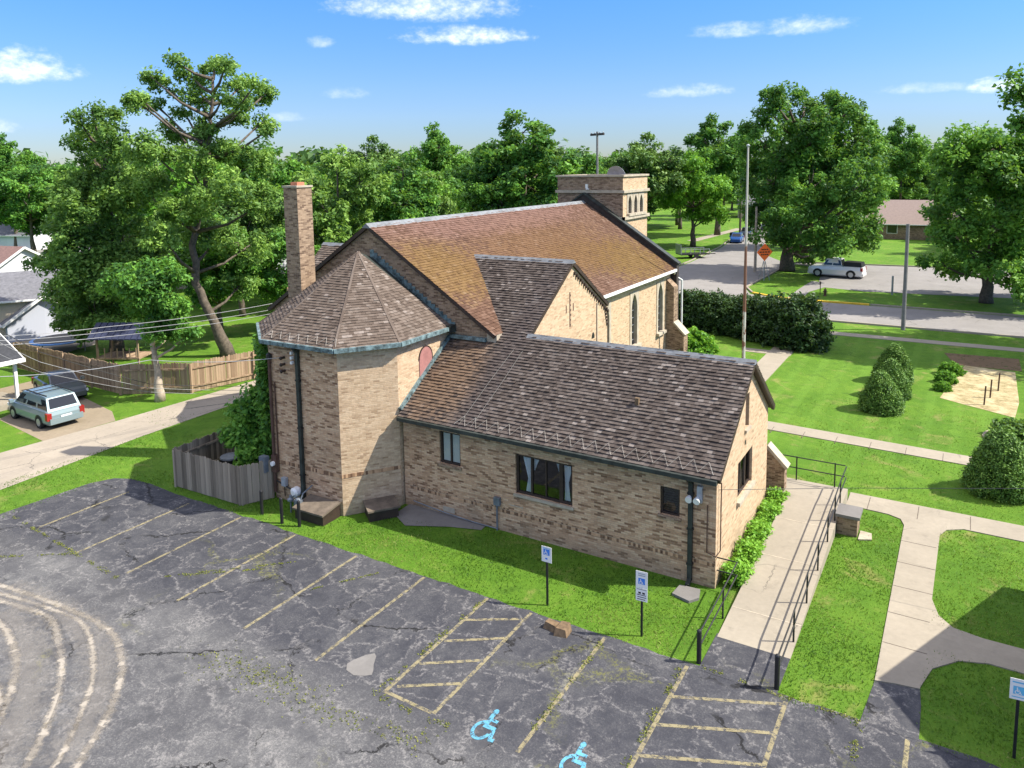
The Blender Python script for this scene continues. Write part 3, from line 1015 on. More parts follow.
# white eaves gutter and downpipe on the street end of the nave
b = MB()
b.box(-15.42, -15.22, 31.9, 45.0, 5.9, 6.05)
g = cpart(b, 'gutter', M['white'])
b = MB()
b.tube([(-15.3, 44.8, 5.95), (-15.45, 45.2, 5.6), (-15.1, 45.6, 5.3), (-15.1, 45.6, 0.2)], 0.06, 8)
cpart(b, 'downspout', M['white'])


def lancet_profile(w_, z0, z1, n=8):
    """(u,z) outline of a pointed arch, centred on u = 0"""
    hw = w_ / 2
    rise = w_ * 1.05
    zs = z1 - rise
    R = (hw * hw + rise * rise) / (2 * hw)
    pts = [(-hw, z0)]
    for i in range(n + 1):
        a = i / n * math.asin(rise / R)
        pts.append((-hw + R - R * math.cos(a), zs + R * math.sin(a)))
    right = [(-u, z) for u, z in reversed(pts[:-1])]
    return pts + right


def surround(b, o, u, w_, z0, z1, hw2, Z0, Z1, off, th, wall=True):
    """stone plate with a lancet hole: o centre at z=0, u level direction, off proud direction"""
    o, u, off = Vector(o), Vector(u), Vector(off)
    pr = lancet_profile(w_, z0, z1)
    Z = Vector((0, 0, 1))
    L = [p for p in pr if p[0] <= 1e-6]
    for sgn in (-1, 1):
        pts = [(sgn * -p[0], p[1]) for p in L]          # from the foot to the crown
        pts = [(-q if sgn < 0 else q, z) for q, z in [(abs(a), z) for a, z in pts]]
        out = [(math.copysign(hw2, sgn), z) for _, z in pts]
        for i in range(len(pts) - 1):
            q = [o + u * a + Z * z + off * th for a, z in (pts[i], pts[i + 1], out[i + 1], out[i])]
            b.face(q)
            b.face([q[0], q[1], q[1] - off * (th + 0.2), q[0] - off * (th + 0.2)])
            b.face([q[2], q[3], q[3] - off * th, q[2] - off * th])
        q = [o + u * (sgn * hw2) + Z * Z1 + off * th, o + Z * Z1 + off * th, o + Z * z1 + off * th, o + u * (sgn * hw2) + Z * z1 + off * th]
        b.face(q)
    b.face([o + u * hw2 + Z * Z1 + off * th, o - u * hw2 + Z * Z1 + off * th, o - u * hw2 + Z * Z1, o + u * hw2 + Z * Z1])
    # sill
    a, c = o - u * (hw2 + 0.04) + Z * (z0 - 0.05), o + u * (hw2 + 0.04) + Z * (z0 - 0.05)
    b.bar(a + off * 0.06, c + off * 0.06, 0.3, 0.16)


for yc, z0, z1 in lanc:
    b = MB()
    surround(b, (-15.65, yc, 0), (0, 1, 0), 0.78, z0 + 0.1, z1 - 0.12, 0.63, z0, z1, (1, 0, 0), 0.035)
    wdw = cpart(b, 'lancet_window', M['stone'])
    b = MB()
    b.box(-15.86, -15.84, yc - 0.6, yc + 0.6, z0, z1)
    cpart(b, 'pane', M['dark_glass'], wdw)
    b = MB()
    for k in range(6):
        zz = z0 + 0.35 + k * 0.42
        b.box(-15.835, -15.80, yc - 0.4, yc + 0.4, zz, zz + 0.03)
    b.box(-15.838, -15.79, yc - 0.02, yc + 0.02, z0, z1 - 0.2)
    cpart(b, 'glazing_bar', M['steel'], wdw)
# corner buttress
b = MB()
b.extrude([(-15.65, 44.25, 0), (-14.5, 44.25, 0), (-14.5, 44.25, 2.1), (-15.15, 44.25, 2.75), (-15.15, 44.25, 5.0), (-15.65, 44.25, 5.5)], (0, 0.75, 0))
bt = cpart(b, 'buttress', M['brick_dark'])
b = MB()
b.bar((-14.42, 44.62, 2.1), (-15.17, 44.62, 2.85), 0.85, 0.1)
cpart(b, 'coping', M['stone'], bt)

# transept with the catslide roof running on down over the annex
TX, TRY = -14.2, 28.4
TRZ = cat(TRY)
roof('annex_roof', [[(-17.45, EY, EZ), (-5.68, EY, EZ), (-5.68, RY, cat(RY)), (-17.45, RY, cat(RY))],
                    [(-17.45, RY, cat(RY)), (TX + 0.12, RY, cat(RY)), (TX + 0.12, TRY, TRZ), (-19.35, TRY, TRZ)]], M['tile_annex'], 0.143, 0.17, 0.034)
roof('annex_roof', [[(-5.68, 27.9, 3.72), (TX, 27.9, 3.72), (TX, RY, cat(RY)), (-5.68, RY, cat(RY))]], M['tile_annex'], 0.143, 0.17, 0.034)
roof('transept_roof', [[(TX + 0.1, 32.1, 6.1), (-16.0, 32.1, 6.1), (-19.35, TRY, TRZ), (TX + 0.1, TRY, TRZ)]], M['tile_annex'], 0.143, 0.17, 0.034)
ridge_cap((-5.66, RY, cat(RY)), (TX, RY, cat(RY)), 0.17, 0.09)
ridge_cap((TX + 0.13, TRY, TRZ), (-19.3, TRY, TRZ), 0.19, 0.1)
b = MB()
b.wall((TX, 24.0, 0), (0, 1, 0), [(0, 0), (8.1, 0), (8.1, 6.0), (4.4, TRZ - 0.1), (0, cat(24.0) - 0.12)])
tw = cpart(b, 'transept_gable_wall', M['brick_lit_tone'])
b = MB()
b.wall((-15.65, 32.1, 0), (1, 0, 0), [(0, 0), (1.45, 0), (1.45, 6.0), (0, 6.0)])
cpart(b, 'transept_gable_wall', M['brick_lit_tone'])
for k in range(19):        # corbelled bricks along the street-side rake
    u = k / 18
    y, z = TRY + 0.2 + u * 3.45, TRZ - 0.50 - u * 2.2
    b = MB()
    b.box(TX, TX + 0.07 + 0.03 * (k % 2), y, y + 0.11, z - 0.13, z)
    cpart(b, 'corbel', M['dark_wood'], tw)
for k in range(6):
    b = MB()
    b.box(TX, TX + 0.06, 31.75 + k * 0.05, 31.87 + k * 0.05, 5.9 - k * 0.16, 6.0 - k * 0.16)
    cpart(b, 'corbel', M['dark_wood'], tw)
b = MB()
b.box(TX, TX + 0.006, 28.2, 28.29, 5.7, 7.2)
for k in range(7):
    b.box(TX, TX + 0.008, 28.27, 28.34, 5.75 + k * 0.21, 5.83 + k * 0.21)
for dy in (-0.33, 0.33):
    b.box(TX, TX + 0.006, 28.2 + dy, 28.28 + dy, 6.35, 6.68)
cpart(b, 'slit_vent', M['rust'], tw)
b = MB()
b.extrude([(TX - 0.02, 30.55 + 0.16 * math.cos(a * PI / 6), 4.75 + (0.28 if a < 7 else 0) * math.sin(a * PI / 6)) for a in range(7)], (0.026, 0, 0))
cpart(b, 'round_vent', M['black'], tw)
b = MB()
b.box(TX, TX + 0.05, 30.9, 30.95, 4.2, 6.3)
cpart(b, 'conduit', M['stone'], tw)

# annex
AY = 21.1
b = MB()
holes = [(-15.85, -14.95, 1.94, 3.14), (-12.69, -10.55, 1.48, 2.88), (-7.58, -6.97, 1.95, 2.83)]
b.wall((-17.5, AY, 0), (1, 0, 0), [(0, 0), (11.63, 0), (11.63, 3.72), (0, 3.72)], [(a + 17.5, c + 17.5, d, e) for a, c, d, e in holes], 0.16, (0, 1, 0))
cpart(b, 'annex_wall', M['brick'])
b = MB()
gh = [(23.5, 25.35, 1.75, 3.0), (24.3, 24.78, 3.88, 5.02)]
b.wall((-5.87, AY, 0), (0, 1, 0), [(0, 0), (6.5, 0), (6.5, cat(AY + 0.0) + 0.35), (RY - AY, cat(RY) - 0.1), (0, 3.72 - 0.05)], [(a - AY, c - AY, d, e) for a, c, d, e in gh], 0.16, (-1, 0, 0))
cpart(b, 'annex_gable_wall', M['brick_lit_tone'])
b = MB()
b.wall((-5.87, 27.6, 0), (-1, 0, 0), [(0, 0), (8.3, 0), (8.3, 3.9), (0, 3.9)])
cpart(b, 'annex_wall', M['brick_lit_tone'])
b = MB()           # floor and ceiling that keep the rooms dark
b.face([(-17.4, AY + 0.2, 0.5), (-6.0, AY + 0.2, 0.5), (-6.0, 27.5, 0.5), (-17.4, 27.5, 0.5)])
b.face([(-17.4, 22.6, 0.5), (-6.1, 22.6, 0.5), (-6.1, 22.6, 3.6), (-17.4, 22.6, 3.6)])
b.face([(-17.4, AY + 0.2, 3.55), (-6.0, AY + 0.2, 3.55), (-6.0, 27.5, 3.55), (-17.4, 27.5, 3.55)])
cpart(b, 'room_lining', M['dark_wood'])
b = MB()           # soldier course low on the wall
b.box(-17.3, -5.9, AY - 0.008, AY + 0.02, 0.68, 0.85)
cpart(b, 'soldier_course', M['soldier'])
b = MB()
b.box(-12.95, -12.4, AY - 0.012, AY, 1.0, 1.03)
cpart(b, 'date_stone', M['stone'])
b = MB()
b.box(-15.75, -15.25, AY - 0.015, AY, 0.14, 0.34)
cpart(b, 'date_stone', M['stone'])


def rect_window(x0, x1, z0, z1, frame=0.07, mull=(), sill=True, curtains='', fm='dark_wood'):
    y = AY + 0.07
    b = MB()
    for a, c, d, e in ((x0, x0 + frame, z0, z1), (x1 - frame, x1, z0, z1), (x0 + frame, x1 - frame, z0, z0 + frame), (x0 + frame, x1 - frame, z1 - frame, z1)):
        b.box(a, c, y, y + 0.07, d, e)
    for mx in mull:
        b.box(mx[0] - mx[1] / 2, mx[0] + mx[1] / 2, y + 0.004, y + 0.066, z0 + frame, z1 - frame)
    wd = cpart(b, 'window', M[fm])
    b = MB()
    b.face([(x0, y + 0.045, z0), (x1, y + 0.045, z0), (x1, y + 0.045, z1), (x0, y + 0.045, z1)])
    cpart(b, 'pane', M['glass'], wd)
    if sill:
        b = MB()
        b.box(x0 - 0.06, x1 + 0.06, AY - 0.07, AY + 0.07, z0 - 0.09, z0 - 0.002)
        cpart(b, 'sill', M['stone'] if sill == 'stone' else M['brick_dark'], wd)
    return wd


wa = rect_window(*holes[0], 0.07, [(-15.4, 0.06)], True)
for a, c in ((-15.76, -15.45), (-15.36, -15.03)):
    b = MB()
    b.box(a, c, AY + 0.13, AY + 0.15, 2.03, 3.06)
    cpart(b, 'blind', M['blind'], wa)
wb = rect_window(*holes[1], 0.08, [(-12.1, 0.07), (-11.0, 0.13), (-11.56, 0.045)], 'stone')


def drape(b, xt0, xt1, xb0, xb1, z0, z1, tie=None, y=AY + 0.19):
    """a tied-back curtain: pleated sheet whose width narrows at the tie"""
    n, mz = 16, 14
    vs, fs = [], []
    for j in range(mz + 1):
        v = j / mz
        z = z1 + (z0 - z1) * v
        if tie is None:
            a, c = xt0 + (xb0 - xt0) * v, xt1 + (xb1 - xt1) * v
        else:
            k = min(v / tie, 1) if v < tie else 1 - 0.45 * (v - tie) / (1 - tie)
            a, c = xt0 + (xb0 - xt0) * k, xt1 + (xb1 - xt1) * k
        for i in range(n + 1):
            u = i / n
            vs.append((a + (c - a) * u, y + 0.018 * math.sin(u * 30), z))
    for j in range(mz):
        for i in range(n):
            q = j * (n + 1) + i
            fs.append((q, q + 1, q + n + 2, q + n + 1))
    b.mesh(vs, fs)


for a, c, d, e, zb, ti_ in ((-12.5, -12.12, -12.3, -12.14, 1.55, 0.62), (-12.06, -11.84, -12.06, -12.03, 2.35, None), (-11.24, -11.07, -11.1, -11.07, 2.4, None), (-10.94, -10.62, -10.9, -10.76, 1.55, 0.5)):
    b = MB()
    drape(b, a, c, d, e, zb, 2.8, ti_)
    cpart(b, 'curtain', M['curtain'], wb)
wc = rect_window(*holes[2], 0.06, (), True)
b = MB()
for k in range(10):
    b.box(-7.52, -7.03, AY + 0.12, AY + 0.15, 2.02 + k * 0.075, 2.075 + k * 0.075)
cpart(b, 'louvre', M['black'], wc)

# windows of the sunlit gable end
b = MB()
x = -5.95
for a, c, d, e in ((23.5, 23.57, 1.75, 3.0), (25.28, 25.35, 1.75, 3.0), (23.57, 25.28, 1.75, 1.83), (23.57, 25.28, 2.93, 3.0), (24.05, 24.13, 1.83, 2.93), (24.68, 24.76, 1.83, 2.93)):
    b.box(x - 0.06, x, a, c, d, e)
gw = cpart(b, 'window', M['dark_wood'])
b = MB()
b.face([(x - 0.04, 23.5, 1.75), (x - 0.04, 25.35, 1.75), (x - 0.04, 25.35, 3.0), (x - 0.04, 23.5, 3.0)])
cpart(b, 'pane', M['glass'], gw)
b = MB()
b.box(x - 0.07, -5.76, 23.4, 25.45, 1.62, 1.745)
cpart(b, 'sill', M['stone'], gw)
for a, c in ((23.62, 24.0), (24.2, 24.62)):
    b = MB()
    b.box(x - 0.16, x - 0.14, a, c, 1.84, 2.92)
    cpart(b, 'curtain', M['curtain'], gw)
b = MB()
b.box(x - 0.1, x - 0.02, 24.3, 24.78, 3.88, 5.02)
uw = cpart(b, 'louvre_panel', M['dark_wood'])
b = MB()
for k in range(12):
    b.box(x - 0.02, x - 0.002, 24.34, 24.74, 3.95 + k * 0.085, 4.0 + k * 0.085)
cpart(b, 'louvre', M['rust'], uw)
b = MB()
b.box(-5.87, -5.80, 24.22, 24.86, 3.78, 3.876)
cpart(b, 'sill', M['stone'], uw)
b = MB()
b.box(-5.87, -5.86, 24.28, 24.42, 3.36, 3.5)
cpart(b, 'vent', M['black'])
# rake boards of the annex gable
b = MB()
b.bar((-5.74, EY + 0.1, cat(EY + 0.1) - 0.1), (-5.74, RY, cat(RY) - 0.1), 0.1, 0.16)
b.bar((-5.74, 27.85, 3.72 - 0.1), (-5.74, RY, cat(RY) - 0.1), 0.1, 0.16)
cpart(b, 'rake_board', M['dark_wood'])
# wing wall at the back corner
b = MB()
b.extrude([(-5.95, 27.95, 0), (-5.3, 27.95, 0), (-5.3, 27.95, 1.32), (-5.45, 27.95, 1.5), (-5.87, 27.95, 1.98), (-5.95, 27.95, 2.0)], (0, 0.42, 0))
ww = cpart(b, 'wing_wall', M['brick_dark'])
b = MB()
b.bar((-5.22, 28.16, 1.36), (-5.95, 28.16, 2.1), 0.52, 0.11)
cpart(b, 'coping', M['stone'], ww)


# gutters, pipes
def gutter(pts, mat, r=0.075):
    b = MB()
    for a, c in zip(pts, pts[1:]):
        b.bar(a, c, r * 2, r * 1.6)
    return cpart(b, 'gutter', mat)


gutter([(-17.4, EY - 0.06, EZ - 0.06), (-5.75, EY - 0.06, EZ - 0.06)], M['copper_dark'], 0.08)
b = MB()
b.box(-17.4, -5.9, EY + 0.05, AY - 0.002, EZ - 0.16, EZ - 0.1)
cpart(b, 'soffit', M['copper_dark'])
b = MB()
b.box(-6.68, -6.55, AY - 0.13, AY - 0.01, 0.12, 3.2)
b.bar((-6.61, AY - 0.07, 3.18), (-6.61, EY - 0.03, 3.42), 0.12, 0.12)
b.bar((-6.61, AY - 0.07, 0.16), (-6.61, AY - 0.32, 0.06), 0.12, 0.1)
ds = cpart(b, 'downspout', M['copper_dark'])
for z in (0.6, 1.7, 2.8):
    b = MB()
    b.box(-6.71, -6.52, AY - 0.135, AY - 0.005, z, z + 0.06)
    cpart(b, 'strap', M['black'], ds)


def zigzag(a, c, n, slope_up, h, nrm, r=0.006):
    """heating cable clipped along the eaves"""
    a, c = Vector(a), Vector(c)
    pts = []
    for i in range(n + 1):
        p = a.lerp(c, i / n)
        pts.append(p + Vector(nrm) * 0.05 + (Vector(slope_up) * h if i % 2 else Vector((0, 0, 0))))
    b = MB()
    b.tube(pts, r, 4)
    return b


up_c = Vector((0, 1, SL)).normalized()
nm_c = Vector((0, -SL, 1)).normalized()
cable = plain('pale_heat_cable', (0.42, 0.40, 0.36), 0.7)
cpart(zigzag((-15.0, EY + 0.1, cat(EY + 0.1)), (-5.9, EY + 0.1, cat(EY + 0.1)), 40, up_c, 0.42, nm_c), 'heat_cable', cable)
b = MB()
for xs, xe in ((-14.6, -14.3), (-14.1, -13.9)):
    b.tube([Vector((xs - 0.2, EY + 0.1, cat(EY + 0.1))) + nm_c * 0.05, Vector((xs, EY + 1.9, cat(EY + 1.9))) + nm_c * 0.05, Vector((xe - 0.1, EY + 3.2, cat(EY + 3.2))) + nm_c * 0.05], 0.006, 4)
cpart(b, 'heat_cable', plain('grey_heat_cable', (0.2, 0.19, 0.17), 0.8))
b = MB()
b.bar((-17.5, 20.95, 3.70), (-17.5, 24.1, cat(24.1) + 0.10), 0.14, 0.12)
b.bar((-17.4, 24.12, cat(24.12) + 0.12), (-15.75, 24.12, cat(24.12) + 0.12), 0.16, 0.14)
cpart(b, 'flashing', M['copper'])
b = MB()
b.extrude([(-15.75, 24.18, 5.0), (-15.3, 24.18, 5.85), (-15.3, 24.18, 6.05), (-15.75, 24.18, 6.3)], (0, 0.9, 0))
cpart(b, 'eaves_return', M['stone'])
b = MB()
b.box(-9.0, -8.87, 22.55, 22.68, cat(22.6), cat(22.6) + 0.24)
cpart(b, 'roof_vent', M['log_brown'])

# apse
AP = [(-24.6, 24.2), (-24.6, 21.0), (-22.2, 19.12), (-18.83, 19.2), (-17.55, 20.95), (-17.55, 24.2)]
for i in range(5):
    a, c = Vector((*AP[i], 0)), Vector((*AP[i + 1], 0))
    L = (c - a).length
    b = MB()
    hl = [(1.05, 1.85, 3.9, 5.45)] if i == 4 else []
    b.wall(a, c - a, [(0, 0), (L, 0), (L, 6.25), (0, 6.25)], [], 0.1)
    wl = cpart(b, 'apse_wall', M['brick_lit_tone'] if i in (3, 4) else M['brick'])  # the two sunlit faces take the brick with sunlight in its colour
    if i == 4:
        b = MB()
        pts = [(0.39 * math.cos(k * PI / 12), 5.25 + 0.45 * math.sin(k * PI / 12)) for k in range(13)]
        pts = [(0.39, 3.6)] + pts + [(-0.39, 3.6)]
        b.extrude([(-17.55, 22.6 + u, z) for u, z in pts], (0.03, 0, 0))
        rb = cpart(b, 'boarded_window', M['red_board'], wl)
        b = MB()
        for k in range(13):
            p, q = k * PI / 12, (k + 1) * PI / 12
            if k < 12:
                b.extrude([(-17.55, 22.6 + r_ * math.cos(an), 5.25 + (r_ + 0.06) * math.sin(an)) for r_, an in ((0.392, p), (0.43, p), (0.43, q), (0.392, q))], (0.04, 0, 0))
        b.box(-17.55, -17.51, 22.992, 23.03, 3.6, 5.25)
        cpart(b, 'window_arch', M['dark_wood'], wl)
EV = [(-24.85, 24.15), (-24.85, 20.9), (-22.3, 18.85), (-18.7, 18.93), (-17.3, 20.85), (-17.3, 24.1)]
APX = Vector((-21.4, 23.3, 9.1))
for i in range(5):
    a, c = Vector((*EV[i], 6.2)), Vector((*EV[i + 1], 6.2))
    roof('apse_roof', [[a, c, APX]], M['tile_apse'], 0.143, 0.18, 0.022, 0.05)
    b = MB()
    b.bar(a + Vector((0, 0, -0.03)), c + Vector((0, 0, -0.03)), 0.14, 0.15)
    cpart(b, 'gutter', M['copper'])
    if i in (1, 2, 3, 4):
        mid = (a + c) / 2
        up_ = (APX - mid)
        dd = (c - a).normalized()
        up_ = (up_ - dd * up_.dot(dd)).normalized()
        nn = dd.cross(up_)
        if nn.z < 0:
            nn = -nn
        if i == 2:
            cpart(zigzag(a + up_ * 0.15, c + up_ * 0.15, int((c - a).length / 0.22), up_, 0.35, nn), 'heat_cable', cable)
    hp = MB()
    if 1 <= i + 1 <= 4:
        hp.bar(c + Vector((0, 0, 0.0)), APX + Vector((0, 0, 0.0)), 0.09, 0.06)
        cpart(hp, 'hip_cap', M['tile_apse'])
b = MB()
b.face([Vector((*EV[5], 6.18)), APX, Vector((-21.4, 24.16, 8.75)), Vector((-17.3, 24.17, 6.05))])
b.face([APX, Vector((*EV[0], 6.18)), Vector((-24.85, 24.17, 6.05)), Vector((-21.4, 24.16, 8.75))])
cpart(b, 'valley_flashing', M['copper_dark'])
b = MB()
for k in range(22):
    u = k / 22
    x0, z0 = -21.55 + 4.3 * u, 9.02 - 2.85 * u
    b.box(x0, x0 + 0.2, 24.17, 24.2 - 0.002 + 0.001 * (k % 2), z0 - 0.33, z0 + 0.07)
cpart(b, 'step_flashing', M['copper'])
b = MB()
b.box(-17.5, -17.2, 23.75, 24.18, 6.02, 6.3)
cpart(b, 'rainwater_head', M['copper_dark'])
for i in (2, 3):
    a, c = Vector((*AP[i], 0)), Vector((*AP[i + 1], 0))
    d = (c - a).normalized()
    o_ = Vector((d.y, -d.x, 0))
    b = MB()
    b.hexa([p + Vector((0, 0, z)) + o_ * q for z in (1.42, 1.56) for p, q in ((a, 0.008), (c, 0.008), (c, -0.02), (a, -0.02))])
    cpart(b, 'soldier_course', M['soldier'])
b = MB()
b.box(-20.76, -20.62, 19.02, 19.135, 0.15, 5.95)
b.bar((-20.69, 19.08, 5.9), (-20.69, 18.9, 6.1), 0.13, 0.13)
ds = cpart(b, 'downspout', M['copper_dark'])
for z in (1.2, 3.0, 4.8):
    b = MB()
    b.box(-20.79, -20.59, 19.01, 19.14, z, z + 0.06)
    cpart(b, 'strap', M['black'], ds)
b = MB()
b.tube([(-22.12, 19.03, 0.3), (-22.12, 19.03, 5.5)], 0.06, 8)
b.tube([(-21.95, 19.08, 1.2), (-21.95, 19.08, 4.6)], 0.025, 6)
cd_ = cpart(b, 'conduit', M['rust'])
b = MB()
b.lathe((-22.12, 19.03, 5.45), [(0.06, 0), (0.11, 0.05), (0.1, 0.2), (0.02, 0.27)], 8)
cpart(b, 'weather_head', M['black'], cd_)
for z in (5.1, 5.35, 5.6):
    b = MB()
    b.tube([(-21.4, 19.12, z), (-21.4, 18.97, z)], 0.05, 8)
    b.lathe((-21.4, 18.95, z - 0.06), [(0.03, 0), (0.06, 0.04), (0.06, 0.08), (0.03, 0.12)], 8)
    cpart(b, 'insulator', M['dark_wood'])
b = MB()
for z in (5.62, 5.8, 5.98):
    b.box(-20.98, -20.9, 19.0, 19.12, z - 0.2, z - 0.1)
cpart(b, 'cable_clip', M['white'])
b = MB()
b.box(-22.2, -21.95, 18.95, 19.12, 1.1, 1.75)
mb_ = cpart(b, 'meter_box', M['rust'])
b = MB()
b.tube([(-22.08, 18.95, 1.45), (-22.08, 18.86, 1.45)], 0.09, 12)
cpart(b, 'meter_dial', M['white'], mb_)
b = MB()
b.box(-21.75, -21.53, 18.98, 19.12, 0.62, 0.95)
cpart(b, 'junction_box', M['galv'])
b = MB()
b.tube([(-22.1, 19.05, 0.75), (-20.9, 19.05, 0.45)], 0.03, 6)
b.tube([(-21.65, 19.05, 0.62), (-21.65, 19.05, 0.2)], 0.02, 6)
cpart(b, 'conduit', M['black'])
b = MB()
b.lathe((0, 0, 0), [(0.16, 0), (0.19, 0.05), (0.19, 0.24), (0.1, 0.3)], 14)
b.v = [(-20.98 + x, 19.12 - z, 0.55 + y) for x, y, z in b.v]
cpart(b, 'exhaust_hood', M['white'])

# electrical gear and pipe on the annex front
b = MB()
b.tube([(-13.42, AY - 0.06, 0.0), (-13.42, AY - 0.06, 1.0)], 0.03, 6)
b.box(-13.52, -13.28, AY - 0.13, AY - 0.005, 0.92, 1.2)
cpart(b, 'outlet_box', M['meter_grey'])
b = MB()
b.tube([(-13.4, AY - 0.08, 0.07), (-14.4, AY - 0.1, 0.09), (-15.6, AY - 0.12, 0.16), (-17.0, AY - 0.14, 0.3)], 0.02, 6)
cpart(b, 'conduit', M['meter_grey'])
b = MB()
b.box(-6.42, -6.27, AY - 0.12, AY - 0.005, 2.6, 3.1)
eb = cpart(b, 'meter_box', M['galv'])
b = MB()
b.tube([(-6.12, AY - 0.04, 2.55), (-6.12, AY - 0.04, 1.1), (-5.85, AY - 0.04, 1.02), (-5.80, AY + 0.25, 1.1), (-5.80, AY + 0.25, 3.2)], 0.018, 6)
cpart(b, 'conduit', M['rust'])
b = MB()
for dx in (-0.32, -0.12):
    b.lathe((0, 0, 0), [(0.05, 0), (0.07, 0.05), (0.1, 0.16), (0.1, 0.19)], 12)
b.v = [(-6.42 + (-0.22 if i < 48 else 0.02) + x, AY - 0.08 - z * 0.8 - y * 0.3, 2.74 + y - z * 0.4) for i, (x, y, z) in enumerate(b.v)]
cpart(b, 'floodlight', M['white'])

# chimney
b = MB()
b.prism([(-24.51, 22.3), (-23.72, 22.3), (-23.72, 23.12), (-24.51, 23.12)], 0, 11.74)
chm = cpart(b, 'chimney', M['brick_dark'])
b = MB()
b.box(-24.55, -23.68, 22.26, 23.16, 11.74, 11.82)
cpart(b, 'chimney_cap', M['stone'], chm)
b = MB()
b.box(-24.28, -23.9, 22.5, 22.9, 11.82, 11.96)
cpart(b, 'flue', M['terracotta'], chm)
b = MB()
b.box(-24.6, -24.4, 22.22, 23.2, 6.2, 6.75)
b.box(-23.74, -23.64, 22.22, 23.2, 7.0, 7.35)
cpart(b, 'flashing', M['tar'], chm)

# far transept and low boiler room behind the chimney
roof('transept_roof', [[(-22.5, 28.6, 8.65), (-28.6, 28.6, 8.65), (-28.0, 25.6, 6.7), (-26.5, 24.7, 6.1)]], M['tile_apse'], 0.165, 0.24, 0.03)
roof('transept_roof', [[(-22.5, 28.6, 8.65), (-28.6, 28.6, 8.65), (-28.6, 32.5, 6.1), (-26.5, 32.5, 6.1)]], M['tile_apse'], 0.165, 0.24, 0.03)
ridge_cap((-22.5, 28.6, 8.66), (-28.65, 28.6, 8.66), 0.18, 0.1)
b = MB()
b.wall((-28.45, 32.4, 0), (0, -1, 0), [(0, 0), (6.6, 0), (6.6, 6.7), (3.8, 8.5), (0, 6.1)])
b.wall((-28.45, 25.8, 0), (1, 0, 0), [(0, 0), (1.0, 0), (1.0, 6.7), (0, 6.7)])
cpart(b, 'transept_gable_wall', M['brick'])

# tower
TWX0, TWX1, TWY0, TWY1, TWZ = -23.7, -19.0, 45.42, 49.7, 11.72
b = MB()
b.wall((TWX0, TWY0, 0), (1, 0, 0), [(0, 0), (4.7, 0), (4.7, TWZ), (0, TWZ)])
b.wall((TWX1, TWY1, 0), (-1, 0, 0), [(0, 0), (4.7, 0), (4.7, TWZ), (0, TWZ)])
b.wall((TWX0, TWY1, 0), (0, -1, 0), [(0, 0), (4.28, 0), (4.28, TWZ), (0, TWZ)])
b.face([(TWX0, TWY0, TWZ - 0.5), (TWX1, TWY0, TWZ - 0.5), (TWX1, TWY1, TWZ - 0.5), (TWX0, TWY1, TWZ - 0.5)])
twr = cpart(b, 'tower', M['brick_dark'])  # the tower's shaded face gets darker brick: shade put into the colour
yl = [46.55, 47.55, 48.55]
b = MB()
b.wall((TWX1, TWY0, 0), (0, 1, 0), [(0, 0), (4.28, 0), (4.28, TWZ), (0, TWZ)], [(y - TWY0 - 0.46, y - TWY0 + 0.46, 9.25, 10.6) for y in yl], 0.3, (-1, 0, 0))
cpart(b, 'tower_wall', M['brick_lit_tone'], twr)
b = MB()
for x0, x1, y0, y1 in ((TWX0 - .1, TWX1 + .1, TWY0 - .1, TWY0 + .3), (TWX0 - .1, TWX1 + .1, TWY1 - .3, TWY1 + .1), (TWX0 - .1, TWX0 + .3, TWY0 + .3, TWY1 - .3), (TWX1 - .3, TWX1 + .1, TWY0 + .3, TWY1 - .3)):
    b.box(x0, x1, y0, y1, TWZ, TWZ + 0.12)
cpart(b, 'coping', M['stone'], twr)
b = MB()
z = 10.68
b.box(TWX0 - .12, TWX1 + .14, TWY0 - .12, TWY0 + 0.02, z, z + .18)
b.box(TWX0 - .12, TWX1 + .14, TWY1 - 0.02, TWY1 + .12, z, z + .18)
b.box(TWX1 - 0.02, TWX1 + .14, TWY0 + 0.02, TWY1 - 0.02, z, z + .18)
b.box(TWX0 - .12, TWX0 + 0.02, TWY0 + 0.02, TWY1 - 0.02, z, z + .18)
b.box(TWX1 - 0.02, TWX1 + .16, TWY0 - 0.1, TWY1 + .1, 8.95, 9.15)
b.box(TWX1 - 0.6, TWX1 + .16, TWY0 - 0.1, TWY0 - 0.0, 8.95, 9.15)
cpart(b, 'string_course', M['stone'], twr)
for y in yl:
    b = MB()
    surround(b, (TWX1, y, 0), (0, 1, 0), 0.56, 9.28, 10.5, 0.48, 9.22, 10.62, (1, 0, 0), 0.03)
    lw = cpart(b, 'belfry_opening', M['stone'], twr)
for y in yl:
    b = MB()
    for k in range(7):
        zz = 9.35 + k * 0.17
        b.hexa([(TWX1 - 0.25, y - 0.46, zz + 0.1), (TWX1 - 0.08, y - 0.46, zz), (TWX1 - 0.08, y + 0.46, zz), (TWX1 - 0.25, y + 0.46, zz + 0.1),
                (TWX1 - 0.25, y - 0.46, zz + 0.13), (TWX1 - 0.08, y - 0.46, zz + 0.03), (TWX1 - 0.08, y + 0.46, zz + 0.03), (TWX1 - 0.25, y + 0.46, zz + 0.13)])
    b.box(TWX1 - 0.34, TWX1 - 0.3, y - 0.46, y + 0.46, 9.25, 10.6)
    cpart(b, 'louvre', M['dark_wood'], twr)
b = MB()
b.box(-21.6, -21.45, TWY0 - 0.12, TWY0 + 0.0, 11.0, 11.25)
b.box(-21.56, -21.38, TWY0 - 0.14, TWY0 - 0.0, 10.9, 10.99)
cpart(b, 'bracket_lamp', M['white'], twr)

